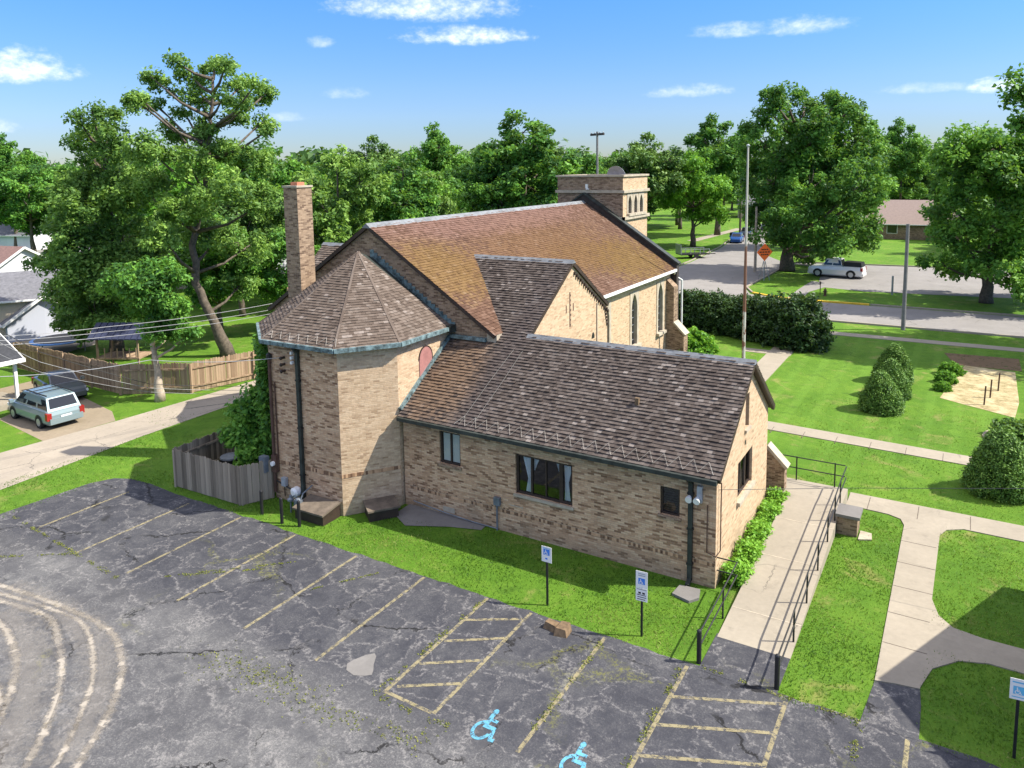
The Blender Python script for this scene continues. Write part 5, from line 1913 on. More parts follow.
for (x, y, k_, s_, lab) in ((-47.5, 36.5, 1, 0.62, 'small leafy tree behind the lawn, just left of the apse roof'), (-53, 43, 3, 0.72, 'dark leafy tree behind the trunk of the tallest tree'), (-61, 45, 6, 0.7, 'dark bushy tree beyond the backyard pool'), (-44.5, 40.5, 0, 0.6, 'leafy tree in the yard left of the chimney base'), (-58, 55, 0, 0.8, 'mid green tree beyond the blue pool'), (-69, 47, 1, 0.62, 'bushy tree at the far edge of the backyard')):
    place_tree('deciduous_tree', VAR[k_], lab, 'tree', (x, y, 0), x, s_, s_)
place_tree('deciduous_tree', VAR[4], 'leafy green tree right behind the chimney', 'tree', (-48.5, 50.5, 0), 2.9, 0.95, 1.02)
place_tree('deciduous_tree', VAR[1], 'leafy tree behind the left slope of the nave roof', 'tree', (-50.5, 62, 0), 4.1, 0.95, 0.93)
place_tree('deciduous_tree', VAR[2], 'fresh green tree showing above the left end of the nave ridge', 'tree', (-55.5, 71, 0), 1.1, 1.0, 1.0)

# the wooded neighbourhood behind
rg = random.Random(77)
BG = 'leafy trees of the neighbourhood behind the church'
def blocked(x, y):
    if y > 60 and -38 < x < 12 and y < 112 or (-17 < x < 4 and y < 152):
        return True
    if y < 76 and x > -45:
        return True
    if -47 < x < -24 and y < 240 and y > 60:
        return True
    if x < -45 and y < 62 and y > 12 and x > -62:
        return True
    if x < -60 and y < 0.545 * -x + 6 and y > 0.33 * -x and x > -135:   # open yards and drives at the left
        return math.hypot(x, y) < 118
    return False


spots = []
tries = 0
while len(spots) < 110 and tries < 9000:
    tries += 1
    azd = rg.uniform(-66, 9)
    ds_ = rg.choice((rg.uniform(62, 120), rg.uniform(95, 170), rg.uniform(120, 230)))
    x, y = ds_ * math.sin(math.radians(azd)), ds_ * math.cos(math.radians(azd))
    if blocked(x, y):
        continue
    if any((x - a) ** 2 + (y - c) ** 2 < (6.0 + ds_ * 0.022) ** 2 for a, c in spots):
        continue
    spots.append((x, y))
for i, (x, y) in enumerate(sorted(spots, key=lambda p: math.hypot(*p))):
    ds_ = math.hypot(x, y)
    k = rg.choice((0, 0, 1, 1, 2, 3, 4, 5, 6))
    s = rg.uniform(0.82, 1.12)
    place_tree('deciduous_tree', VAR[k], 'leafy green tree among the trees of the neighbourhood behind the church', 'tree', (x, y, 0), rg.uniform(0, 6.28), s, s * rg.uniform(0.88, 1.1), BG)
for i in range(16):   # row beyond the side parking lot
    x = -16 + i * 3.6 + rg.uniform(-1, 1)
    k = rg.choice((0, 1, 3, 6, 4))
    place_tree('deciduous_tree', VAR[k], 'leafy green tree in the row beyond the side parking lot', 'tree', (x, (128 if x < -17 or x > 4 else 158) + rg.uniform(-3, 12) + i * 0.8, 0), rg.uniform(0, 6.28), rg.uniform(0.8, 1.0), rg.uniform(0.78, 1.02), 'trees beyond the side parking lot')

# far wood: one mass to the horizon
rgn = np.random.default_rng(9)
n = 9000
azr = np.radians(rgn.uniform(-74, 16, n))
dr = rgn.uniform(235, 620, n) ** 1.0
C = np.stack([dr * np.sin(azr), dr * np.cos(azr), rgn.uniform(2, 15, n) + 2.5 * np.sin(azr * 61) + 1.5 * np.sin(azr * 140 + dr * 0.05)], 1)
V, F, ti = leaf_cloud(C, 3.4, 16, 1.25, rgn, tint0=0.4)
o = bpy.data.objects.new('far_wood', fast_mesh('far_wood', V, F, M['leaf_dark'], ti))
COL.objects.link(o)
o['kind'] = 'stuff'


# clipped yews and cones
def bush_mesh(name, r_, h, seed, mat, conic=0.0, size=0.055, k=900, per=16, lump=0.12):
    """dense clipped shrub: foliage on a lumpy skin round an opaque mass of twigs"""
    rg_ = np.random.default_rng(seed)
    d = unit(rg_.normal(size=(k, 3)))
    d[:, 2] = np.where(d[:, 2] < -0.55, -d[:, 2], d[:, 2])
    zz = (d[:, 2] + 0.6) / 1.6
    prof = np.sqrt(np.maximum(1 - d[:, 2] ** 2, 0))
    shrink = 1 - conic * np.clip(zz, 0, 1)
    bump = 1 + lump * np.sin(d[:, 0] * 7 + seed) * np.sin(d[:, 1] * 6 + 2) * np.cos(d[:, 2] * 8) + lump * 0.5 * rg_.normal(size=k) + 0.06 * np.sin(d[:, 0] * 3.1 + seed * 1.7) * np.cos(d[:, 2] * 3.3 + seed)
    C = np.stack([d[:, 0] * r_ * shrink * bump, d[:, 1] * r_ * shrink * bump, (0.36 + 0.62 * d[:, 2] * bump) * h], 1)
    C[:, 2] = np.maximum(C[:, 2], 0.08)
    V, F, ti = leaf_cloud(C, r_ * 0.16, per, size, rg_, up=0.4, flat=0.9, tvar=0.32)
    # twiggy inside
    nn = 260
    dd = unit(rg_.normal(size=(nn, 3)))
    Ci = dd * rg_.random((nn, 1)) ** 0.4 * np.array([r_ * 0.72, r_ * 0.72, h * 0.44])
    Ci[:, :2] *= (1 - conic * np.clip((Ci[:, 2:3] / h + 0.4), 0, 1))
    Ci[:, 2] += h * 0.42
    Ci[:, 2] = np.maximum(Ci[:, 2], 0.1)
    V2, F2, t2 = leaf_cloud(Ci, r_ * 0.2, 14, size * 2.2, rg_, tint0=0.2, tvar=0.1)
    return fast_mesh(name, np.concatenate([V, V2]), np.concatenate([F, F2 + len(V)]), mat, np.concatenate([ti, t2]))


def place_bush(name, me, label, cat, loc, rz, s, sz=None, group=None):
    o = thing(name, label, cat, loc, rz, group)
    o.scale = (s, s, sz or s)
    c = bpy.data.objects.new('crown', me)
    COL.objects.link(c)
    c.parent = o
    b = MB()
    b.tube([(0, 0, 0), (0.02, 0, 0.5)], [0.07, 0.05], 7)
    st = b.build('stem', M['bark'], o, off=(0, 0, 0))
    return o


yew = [bush_mesh('yew_%d' % i, 1.6, 2.9, 60 + i, M['leaf_yew'], 0.05, 0.11, 700, 14, 0.2) for i in range(2)]
yg = 'dark yew bushes along the front of the church'
for i, (x, y, s, lab) in enumerate([(-18.2, 57.4, 0.95, 'dark yew bush nearest the nave corner, first of the row'), (-16.2, 56.4, 1.0, 'dark yew bush second from the nave end of the row'), (-14.4, 55.6, 0.98, 'dark yew bush behind the rusty pole in the yew row'),
                                    (-12.7, 54.9, 0.95, 'dark yew bush third from the open end of the row'), (-11.0, 54.2, 1.0, 'dark yew bush second from the open end of the row'), (-9.5, 53.5, 1.12, 'big dark yew bush at the open lawn end of the row')]):
    place_bush('yew_bush', yew[i % 2], lab, 'bush', (x, y, 0), i * 1.3, s, s * (0.88 if i < 3 else 1.0), yg)
cone = [bush_mesh('cone_shrub_%d' % i, 1.25, 2.3, 70 + i, M['leaf_cone'], 0.62, 0.05, 1500, 20, 0.07) for i in range(2)]
place_bush('cone_shrub', cone[0], 'clipped cone shrub at the front of the lawn trio', 'shrub', (-3.3, 41.3, 0), 0, 0.88, 0.84, 'three clipped cone shrubs on the lawn')
place_bush('cone_shrub', cone[1], 'clipped cone shrub in the middle of the lawn trio', 'shrub', (-3.1, 44.2, 0), 1.0, 0.84, 0.82, 'three clipped cone shrubs on the lawn')
place_bush('cone_shrub', cone[0], 'clipped cone shrub at the rear of the lawn trio', 'shrub', (-3.2, 47.3, 0), 2.0, 0.9, 0.9, 'three clipped cone shrubs on the lawn')
big = bush_mesh('big_cone', 1.45, 2.75, 77, M['leaf_cone'], 0.55, 0.055, 2000, 20, 0.11)
place_bush('cone_shrub', big, 'large lumpy evergreen beside the lawn path at the right edge', 'shrub', (1.55, 32.9, 0), 0.3, 0.83, 0.84)
small = bush_mesh('low_bush', 0.9, 1.0, 79, M['leaf_bright'], 0.05, 0.1, 360, 12, 0.25)
for i, (x, y, k_, lab) in enumerate([(-0.72, 46.6, 0.42, 'low bright green plant nearest the lot beside the straw bed'), (-0.6, 48.4, 0.55, 'middle bright green plant of the three beside the straw bed'), (-0.4, 50.4, 0.62, 'bright green plant at the far corner of the straw bed')]):
    place_bush('flowering_shrub', small, lab, 'shrub', (x, y, 0), i * 1.9, k_, k_, 'bright green plants along the straw bed')
brt = bush_mesh('bright_bush', 1.4, 1.7, 81, M['leaf_bright'], 0.05, 0.16, 460, 12, 0.25)
place_bush('bright_shrub', brt, 'bright green shrub at the nave corner buttress', 'shrub', (-14.7, 46.7, 0), 0, 0.85, 1.0)
place_bush('bright_shrub', brt, 'lower bright green shrub beside the nave side wall', 'shrub', (-14.5, 42.6, 0), 2, 0.6, 0.7)
lowd = bush_mesh('grey_bush', 0.9, 0.7, 83, M['leaf_olive'], 0, 0.1, 300, 10, 0.25)
place_bush('low_shrub', lowd, 'low grey green shrub in the round bed at the right edge', 'shrub', (2.6, 39.6, 0), 0, 1.1)
b = MB()
b.lathe((2.6, 39.6, 0), [(1.55, -0.05), (1.55, 0.045), (1.2, 0.05)], 24)
struct('bed_edging', b, M['concrete'])

# planted strip along the sunlit gable
rgn = np.random.default_rng(12)
k = 700
C = np.stack([rgn.uniform(-5.72, -5.15, k), rgn.uniform(21.45, 27.8, k), rgn.uniform(0.08, 0.44, k)], 1)
C[:, 2] *= 0.7 + 0.5 * np.sin(C[:, 1] * 2.1) ** 2 + 0.3 * np.clip((C[:, 1] - 26) / 2, 0, 1)
V, F, ti = leaf_cloud(C, 0.19, 18, 0.06, rgn, up=0.9, tint0=0.8)
o = bpy.data.objects.new('planting_strip', fast_mesh('planting_strip', V, F, M['leaf_bright'], ti))
COL.objects.link(o)
tag(o, 'dense bright green plants in the strip between gable wall and ramp', 'plants')
o['kind'] = 'stuff'

# vine on the shaded left corner of the apse, and the ailanthus in the enclosure
k = 520
zz = rgn.uniform(0.2, 6.0, k)
C = np.stack([-22.75 - rgn.uniform(0, 1.6, k), 0 * zz, zz], 1)
C[:, 1] = 19.3 + (-22.4 - C[:, 0]) * 0.85 - rgn.uniform(0.05, 0.5, k)
C[:, 0] -= 0.0
V, F, ti = leaf_cloud(C, 0.26, 16, 0.10, rgn, tint0=0.4)
o = bpy.data.objects.new('climbing_vine', fast_mesh('climbing_vine', V, F, M['leaf'], ti))
COL.objects.link(o)
tag(o, 'green vine climbing the shaded left corner of the apse', 'vine')
BT = Vector((-24.35, 19.65, 0))
LT = [(0, 0, 2.4, 0.6, 0.5, 0.7), (-0.5, -0.1, 1.9, 0.6, 0.5, 0.4), (0.6, -0.3, 1.5, 0.5, 0.4, 0.6), (0.3, 0.1, 3.3, 0.5, 0.4, 0.6), (-0.7, 0.1, 2.7, 0.5, 0.3, 0.25), (0.5, -0.4, 0.9, 0.4, 0.4, 0.5)]
TT = tree_meshes('sapling', LT, 130, 34, 0.11, 0.34, 15, M['leaf'], M['bark'], 0.06, [(0, 0, 0), (0, 0, 1.2), (0.1, 0, 3.3)], tint0=0.6)
place_tree('sapling', TT, 'leafy dark sapling growing inside the grey picket enclosure', 'tree', BT)

# grass blades near the lot
def in_any(P, rects):
    m_ = np.zeros(len(P), bool)
    for x0, x1, y0, y1 in rects:
        m_ |= (P[:, 0] > x0) & (P[:, 0] < x1) & (P[:, 1] > y0) & (P[:, 1] < y1)
    return m_


rgn = np.random.default_rng(3)
parts = []
for x0, x1, y0, y1, den in [(-23.0, -5.3, 17.36, 21.0, 420), (-3.28, -1.36, 17.2, 28.6, 420), (-0.4, 2.6, 17.3, 21.1, 350), (-0.3, 3, 22.2, 28.7, 300), (-33.1, -29.6, 10, 22, 220), (-29.8, -22, 17.35, 18.6, 300), (-36.4, -33, 22, 24, 40), (-5.3, 4, 30.2, 35.3, 120), (-7.0, 4, 36.8, 43, 60)]:
    n = int((x1 - x0) * (y1 - y0) * den)
    P = np.stack([rgn.uniform(x0, x1, n), rgn.uniform(y0, y1, n)], 1)
    parts.append(P)
P = np.concatenate(parts)
pn = np.sin(P[:, 0] * 1.3 + 1.1 * np.sin(P[:, 1] * 0.9)) + np.sin(P[:, 1] * 1.7 + 1.3 * np.sin(P[:, 0] * 0.7)) + 0.7 * np.sin(P[:, 0] * 4.1 + P[:, 1] * 3.3)
P = P[rgn.random(len(P)) < np.clip(0.62 + 0.22 * pn, 0.12, 1)]
P = P[~in_any(P, [(-17.4, -13.9, 20.3, 21.2), (-24, -17.5, 19.2, 24), (-3.4, -2.5, 26.4, 27.4)])]
n = len(P)
a = rgn.uniform(0, 2 * PI, n)
hgt = rgn.uniform(0.025, 0.075, n)
wd = rgn.uniform(0.008, 0.02, n)
le = rgn.normal(0, 0.025, (n, 2))
V = np.zeros((n, 3, 3))
V[:, 0, :2] = P - np.stack([np.cos(a), np.sin(a)], 1) * wd[:, None]
V[:, 1, :2] = P + np.stack([np.cos(a), np.sin(a)], 1) * wd[:, None]
V[:, 2, :2] = P + le
V[:, 2, 2] = hgt
pn = np.sin(P[:, 0] * 0.8 + 1.5 * np.sin(P[:, 1] * 1.1)) + np.sin(P[:, 1] * 1.2 + 1.2 * np.sin(P[:, 0] * 0.6 + 2)) + 0.6 * np.sin(P[:, 0] * 3.1 - P[:, 1] * 2.3)
ti = np.repeat(np.clip(0.46 + 0.24 * pn + rgn.normal(0, 0.2, n), 0, 1), 3)
M['blade'] = leaf_material('grass_blade', (0.05, 0.125, 0.012), (0.095, 0.20, 0.018), (0.27, 0.30, 0.08), 0.4)
o = bpy.data.objects.new('grass_blades', fast_mesh('grass_blades', V.reshape(-1, 3), np.arange(n * 3).reshape(-1, 3), M['blade'], ti))
COL.objects.link(o)
o['kind'] = 'stuff'
# weeds in the seams of the lot
segs = [((-11.5, 17.2), (-11.6, 12.6), 0.10), ((-7.72, 17.2), (-7.75, 13.2), 0.12), ((-5.6, 17.2), (-5.55, 12), 0.10), ((-29.5, 13.2), (-25.5, 12.9), 0.08), ((-25.5, 12.9), (-22, 12.6), 0.08), ((-24.7, 12.8), (-27, 11.2), 0.08), ((-5.1, 17.45), (-3.3, 17.35), 0.08), ((-3.3, 17.35), (-1.5, 17.4), 0.06), ((-1.5, 17.4), (-1.55, 14.5), 0.12), ((-15.6, 11.6), (-13.2, 12.0), 0.5), ((-16.6, 11.4), (-12.4, 11.7), 0.75), ((-16.2, 11.8), (-13.0, 11.5), 0.6), ((-12.4, 11.5), (-9.4, 12.1), 0.4), ((-20.9, 13.3), (-18.5, 15.2), 0.05), ((-11.6, 12.6), (-9.4, 12.6), 0.12), ((-20.6, 13.6), (-17.5, 16.4), 0.03), ((-16.3, 15.1), (-15.1, 16.9), 0.04)]
Pw = []
for p, q, sp_ in segs:
    p, q = np.array(p), np.array(q)
    L = np.linalg.norm(q - p)
    n = int(L * 55)
    u = rgn.random((n, 1))
    gate = np.sin(u[:, 0] * L * 3.1 + p[0]) + np.sin(u[:, 0] * L * 7.7) > -0.3
    pts_ = p + (q - p) * u + rgn.normal(0, sp_ * 0.45, (n, 2))
    Pw.append(pts_[gate])
P = np.concatenate(Pw)
n = len(P)
V, F, ti = leaf_cloud(np.concatenate([P, np.full((n, 1), 0.025)], 1), 0.03, 3, 0.022, rgn, tint0=0.6)
V[:, 2] = np.maximum(V[:, 2], 0.018)
M['weed'] = leaf_material('weed_green', (0.05, 0.08, 0.012), (0.12, 0.15, 0.02), (0.22, 0.22, 0.05), 0.2)
o = bpy.data.objects.new('crack_weeds', fast_mesh('crack_weeds', V, F, M['weed'], ti))
COL.objects.link(o)
o['kind'] = 'stuff'


# ------------------------------------------------------------------ poles and cables
def pole(name, label, cat, p, h, r0, r1, mat, group=None):
    o = thing(name, label, cat, p, 0, group)
    b = MB()
    b.tube([(0, 0, 0), (0, 0, h)], [r0, r1], 10)
    b.build('shaft', mat, o, off=(0, 0, 0))
    return o


mt, t, out = material('peeling_white_pole')
P_ = posn(t)
zz = t.n('SeparateXYZ', {0: P_}).outputs[2]
nz = t.noise(P_, 2.2, 5, 0.7)
pe = t.math('MULTIPLY', t.step(t.math('ADD', zz, t.math('MULTIPLY', nz, 3.0)), 9.6, 8.8), t.step(t.math('ADD', nz, t.math('MULTIPLY', t.step(zz, 3.4, 4.2), 0.25)), 0.5, 0.56))
principled(t, out, t.mix(pe, (0.44, 0.42, 0.37), (0.17, 0.085, 0.055)), 0.7)
o = pole('flagpole', 'tall slender pole with peeling white paint and rust patches by the church walk', 'pole', (-11.14, 45.26, 0), 13.4, 0.11, 0.05, mt)
b = MB()
b.lathe((0, 0, 13.4), [(0.03, 0), (0.1, 0.06), (0.1, 0.12), (0.02, 0.18)], 10)
b.build('finial', M['galv'], o, off=(0, 0, 0))
o = pole('utility_pole', 'grey utility pole on the verge before the spreading right tree', 'pole', tuple(G(903, 330)), 7.9, 0.15, 0.115, M['pole_grey'])
o = pole('utility_pole', 'thin pole with wide crossarm showing above the tower', 'pole', (-29.3, 64.0, 0), 15.5, 0.13, 0.10, M['pole_grey'])
b = MB()
b.box(-1.05, 1.05, -0.07, 0.07, 15.15, 15.35)
ca = b.build('crossarm', M['dark_wood'], o, off=(0, 0, 0))
b = MB()
for x in (-0.95, -0.4, 0.4, 0.95):
    b.lathe((x, 0, 15.35), [(0.05, 0), (0.06, 0.08), (0.02, 0.14)], 8)
b.build('insulator', M['galv'], ca, off=(0, 0, 0))
o.rotation_euler = (0, 0, -YAW * -1)
pole('utility_pole', 'brown utility pole beside the side street sidewalk', 'pole', tuple(G(740, 234)), 13, 0.2, 0.14, M['bark'])
pole('utility_pole', 'utility pole standing behind the orange diamond sign', 'pole', tuple(G(755, 272)), 7.5, 0.16, 0.12, M['bark_pale'])


def cable_obj(name, label, pts, r, mat, group, sag=0.0):
    P = []
    pts = [Vector(p) for p in pts]
    for a, c in zip(pts, pts[1:]):
        for k in range(8):
            u = k / 8
            P.append(a.lerp(c, u) - Vector((0, 0, sag * 4 * u * (1 - u))))
    P.append(pts[-1])
    b = MB()
    b.tube(P, r, 5)
    return tag(b.build(name, mat, uv=False), label, 'cable', group)


wire_w = plain('pale_cable', (0.30, 0.30, 0.30), 0.6)
wire_d = plain('dark_cable', (0.05, 0.05, 0.05), 0.6)
gW = 'overhead cables left of the church'
cable_obj('overhead_cable', 'topmost pale overhead cable running behind the apse roof', [AT(-60, 338, 34), AT(105, 327, 36), AT(275, 303, 38)], 0.012, wire_w, gW, 0.1)
cable_obj('overhead_cable', 'middle pale overhead cable running behind the apse roof', [AT(-60, 342, 34), AT(105, 332, 36), AT(275, 309, 38)], 0.011, wire_w, gW, 0.1)
cable_obj('overhead_cable', 'lowest pale overhead cable running behind the apse roof', [AT(-60, 346, 34), AT(105, 337, 36), AT(275, 313, 38)], 0.011, wire_w, gW, 0.1)
cable_obj('service_cable', 'pale service cable sagging to the insulators on the apse', [AT(-10, 377, 30), AT(150, 360, 30), (-21.45, 18.95, 5.62)], 0.012, wire_w, gW, 0.12)
for (y0, ym, y1), lab, r_, mw in (((320, 352, 384), 'dark overhead cable slanting across the parked cars', 0.013, wire_d), ((335, 362, 388), 'grey overhead cable slanting across the parked cars', 0.011, wire_w), ((348, 372, 392), 'thin grey overhead cable just above the parked cars', 0.009, wire_w)):
    cable_obj('overhead_cable', lab, [AT(-40, y0 - 14, 30), AT(40, ym, 33), AT(150, y1, 37), AT(262, y1 + 2, 42)], r_, mw, gW, 0.05)
cable_obj('overhead_cable', 'thin dark cable crossing from the annex corner over the lawn', [(-6.3, AY - 0.08, 3.0), AT(850, 488, 24), AT(1150, 489, 25)], 0.008, wire_d, 'cables right of the church', 0.0)

# ------------------------------------------------------------------ neighbouring houses
def house(label, c, rz, L, W, h, rise, wall, rf, windows=(), trim='white', over=0.35, group=None, name='house'):
    """gable house: ridge along local x, gable ends at +-L/2"""
    o = thing(name, label, 'house', (*c, 0), rz, group)
    b = MB()
    for s in (-1, 1):
        b.wall((s * L / 2, -s * W / 2, 0), (0, s, 0), [(0, 0), (W, 0), (W, h), (W / 2, h + rise), (0, h)])
        b.wall((s * L / 2, s * W / 2, 0), (-s, 0, 0), [(0, 0), (L, 0), (L, h), (0, h)])
    b.build('wall', wall, o, off=(0, 0, 0))
    b = MB()
    k = rise / (W / 2)
    for s in (-1, 1):
        e = Vector((0, s * (W / 2 + over), h - over * k))
        q = [Vector((-L / 2 - over, 0, h + rise)), Vector((L / 2 + over, 0, h + rise)), Vector((L / 2 + over, e.y, e.z)), Vector((-L / 2 - over, e.y, e.z))]
        b.extrude(q, (0, 0, 0.12))
    ro = b.build('roof', rf, o, off=(0, 0, 0))
    b = MB()
    for sx in (-1, 1):
        for s in (-1, 1):
            b.bar((sx * (L / 2 + over + 0.02), s * (W / 2 + over), h - over * k + 0.03), (sx * (L / 2 + over + 0.02), 0, h + rise + 0.03), 0.05, 0.2)
    for s in (-1, 1):
        b.bar((-L / 2 - over, s * (W / 2 + over + 0.04), h - over * k + 0.05), (L / 2 + over, s * (W / 2 + over + 0.04), h - over * k + 0.05), 0.1, 0.13)
    b.build('fascia', M[trim], ro, off=(0, 0, 0))
    for (side, u, z, ww_, hh) in windows:
        b = MB()
        if side in ('x+', 'x-'):
            s = 1 if side == 'x+' else -1
            x = s * (L / 2)
            b.box(min(x, x + s * 0.05), max(x, x + s * 0.05), u - ww_ / 2 - .07, u + ww_ / 2 + .07, z - .07, z + hh + .07)
        else:
            s = 1 if side == 'y+' else -1
            y = s * (W / 2)
            b.box(u - ww_ / 2 - .07, u + ww_ / 2 + .07, min(y, y + s * 0.05), max(y, y + s * 0.05), z - .07, z + hh + .07)
        wf = b.build('window', M['white'], o, off=(0, 0, 0))
        b = MB()
        if side in ('x+', 'x-'):
            b.box(min(x + s * .05, x + s * 0.06), max(x + s * .05, x + s * 0.06), u - ww_ / 2, u + ww_ / 2, z, z + hh)
        else:
            b.box(u - ww_ / 2, u + ww_ / 2, min(y + s * .05, y + s * 0.06), max(y + s * .05, y + s * 0.06), z, z + hh)
        b.build('pane', M['dark_glass'], wf, off=(0, 0, 0))
    return o


hg = 'houses beyond the alley'
van_yaw = math.radians(25)
# porch house at the left edge: eaves along the depth direction
o = thing('house', 'cream house with dark shingle porch roof and white post at the left edge', 'house', (-46.5, 14.5, 0), group=hg, world=True)
b = MB()
b.box(-56, -46.0, 5, 19.8, 0, 2.55)
b.build('wall', M['siding_cream'], o)
b = MB()
for s in (1,):
    b.extrude([(-43.2, 5, 2.5), (-43.2, 20.6, 2.5), (-51, 20.6, 6.2), (-51, 5, 6.2)], (0, 0, 0.12))
    b.extrude([(-58.8, 5, 2.5), (-58.8, 20.6, 2.5), (-51, 20.6, 6.2), (-51, 5, 6.2)], (0, 0, 0.12))
ro = b.build('roof', M['shingle_dark'], o)
b = MB()
b.box(-43.25, -43.05, 5, 20.65, 2.42, 2.62)
b.bar((-43.2, 20.64, 2.55), (-51, 20.64, 6.25), 0.05, 0.12)
sub(ro, b, 'gutter', M['white'], (-46.5, 14.5, 0))
b = MB()
b.extrude([(-46.0, 19.8, 2.5), (-56, 19.8, 2.5), (-51, 19.8, 5.9)], (0, 0.05, 0))
b.build('gable', M['siding_cream'], o)
b = MB()
b.box(-43.65, -43.5, 20.25, 20.4, 0.3, 2.45)
b.build('porch_post', M['white'], o)
b = MB()
b.box(-46.0, -43.3, 12, 20.7, 0, 0.32)
b.build('porch_deck', M['concrete'], o)
b = MB()
b.box(-46.0, -45.95, 16.2, 17.4, 0.9, 2.1)
wf = b.build('window', M['white'], o)
b = MB()
b.box(-45.95, -45.94, 16.27, 17.33, 0.97, 2.03)
sub(wf, b, 'pane', M['dark_glass'], (-46.5, 14.5, 0))
b = MB()
b.box(-46, -45.94, 18.4, 19.3, 0.32, 2.3)
b.build('door', M['dark_wood'], o)

a1 = math.radians(-62)
def yawto(px):
    d = AT(px, 300, 10) - CAM
    return math.atan2(d.y, d.x)


def gable_at(px, dist, rz, L):
    p = AT(px, 250, dist)
    return (p.x + math.cos(rz) * L / 2, p.y + math.sin(rz) * L / 2)


rz0 = yawto(22) + 0.62
house('white gabled house with brown roof behind the grey roofed house', gable_at(22, 86, rz0, 12), rz0, 12, 6.6, 3.5, 1.9, M['siding_white'], M['shingle_brown'], [('x-', -1.4, 2.0, 0.9, 0.9), ('x-', 1.6, 2.0, 0.9, 0.9)], group=hg)
c = AT(-12, 290, 71)
house('grey roofed house with tan wall in the left background', (c.x, c.y), yawto(0) + PI / 2 - 0.12, 11, 6.5, 3.1, 1.6, M['siding_tan'], M['shingle_grey'], [('y+', 2.5, 1.2, 1.0, 1.0)], group=hg)
rz0 = yawto(38) + 0.15
house('pale blue grey garage with a wide gable in front of the grey roofed house', gable_at(39, 67, rz0, 7), rz0, 7, 4.9, 1.5, 1.75, M['siding_bluegrey'], M['shingle_grey'], group=hg, name='garage')
c = AT(165, 262, 95)
house('grey roofed white house half hidden behind the tallest tree', (c.x - 3, c.y), yawto(165) + 0.9, 12, 8, 3.0, 2.6, M['siding_white'], M['shingle_grey'], [('y-', 0, 1, 1.2, 1.1)], group=hg)
c = AT(240, 240, 100)
house('white house glimpsed through leaves left of the chimney', (c.x, c.y), yawto(240) + 0.4, 11, 8, 4.6, 2.6, M['siding_white'], M['shingle_grey'], [('x-', 0, 3, 1, 1.2), ('y-', 1, 3, 1, 1.2)], group=hg)
c = AT(22, 210, 150)
house('distant white house with grey roof at the far left', (c.x, c.y), yawto(22) + 0.8, 9, 7, 2.6, 2.4, M['siding_white'], M['shingle_grey'], group=hg)
c = AT(912, 235, 137)
house('long low brick house with pinkish roof beyond the side parking lot', (c.x + 2, c.y + 3), 0.05, 19, 9, 2.6, 3.4, M['brick_dark'], M['shingle_pink'], [('y-', -5, 1, 1.4, 1.3), ('y-', 3, 1, 1.4, 1.3)])
c = AT(775, 215, 185)
house('pale distant house at the end of the side street', (c.x, c.y), 0.2, 16, 9, 3.2, 2.4, M['siding_tan'], M['shingle_grey'])
house('gabled house just off the right edge that shades the lawn', (11.3, 21.5), 0, 14, 9.2, 3.1, 3.0, M['siding_white'], M['shingle_grey'], [('x-', 0, 1.0, 1.2, 1.2)])

# yard things
o = thing('playset', 'wooden playset with slatted dark blue roof behind the cedar fence', 'playset', (-45.3, 27.6, 0), math.radians(28))
b = MB()
for x in (-1.3, 1.3):
    for y in (-0.8, 0.8):
        b.box(x - .05, x + .05, y - .05, y + .05, 0, 2.3)
b.build('frame', M['wood_tan'], o, off=(0, 0, 0))
b = MB()
b.box(-1.4, 1.4, -0.9, 0.9, 0.9, 1.0)
for k in range(7):
    x = -1.2 + k * 0.4
    b.box(x - .03, x + .03, -0.88, -0.84, 1.0, 1.6)
b.build('deck', M['wood_tan'], o, off=(0, 0, 0))
b = MB()
for s in (-1, 1):
    for k in range(9):
        x = -1.7 + k * 0.4
        b.hexa([(x, s * 1.15, 2.2), (x + .33, s * 1.15, 2.2), (x + .33, 0, 3.0), (x, 0, 3.0), (x, s * 1.15, 2.26), (x + .33, s * 1.15, 2.26), (x + .33, 0, 3.06), (x, 0, 3.06)])
    b.extrude([(-1.75, s * 1.15, 2.185), (1.85, s * 1.15, 2.185), (1.85, 0, 2.985), (-1.75, 0, 2.985)], (0, 0, 0.01))
b.build('roof', M['blue_slat'], o, off=(0, 0, 0))
c = G(205, 302)
o = thing('wading_pool', 'round bright blue pool behind the tallest tree', 'pool', (-66, 54, 0))
b = MB()
b.lathe((0, 0, 0), [(2.6, 0), (2.7, 0.5), (2.65, 1.1), (2.5, 1.1), (2.45, 0.9)], 24)
b.build('pool_wall', M['blue'], o, off=(0, 0, 0))
b = MB()
b.lathe((0, 0, 0.9), [(2.44, 0), (2.44, 0.02)], 24)
b.build('pool_water', M['sign_pale_blue'], o, off=(0, 0, 0))
o = thing('trampoline', 'low dark trampoline with blue rim behind the cedar fence', 'trampoline', (-54.5, 28.6, 0))
b = MB()
b.lathe((0, 0, 0.75), [(1.7, 0), (1.95, 0.02), (1.95, 0.08), (1.7, 0.1)], 22)
b.build('rim', M['blue'], o, off=(0, 0, 0))
b = MB()
b.lathe((0, 0, 0.853), [(1.69, 0), (1.69, 0.02)], 22)
b.build('mat', M['black'], o, off=(0, 0, 0))
for k in range(4):
    b = MB()
    an = k * PI / 2 + 0.4
    b.tube([(1.8 * math.cos(an), 1.8 * math.sin(an), 0), (1.8 * math.cos(an), 1.8 * math.sin(an), 0.78)], 0.04, 6)
    b.build('leg', M['steel'], o, off=(0, 0, 0))
p0, p1 = G(692, 241), G(741, 228.5)
dv = (p1 - p0).normalized().cross(Vector((0, 0, 1))) * 0.9
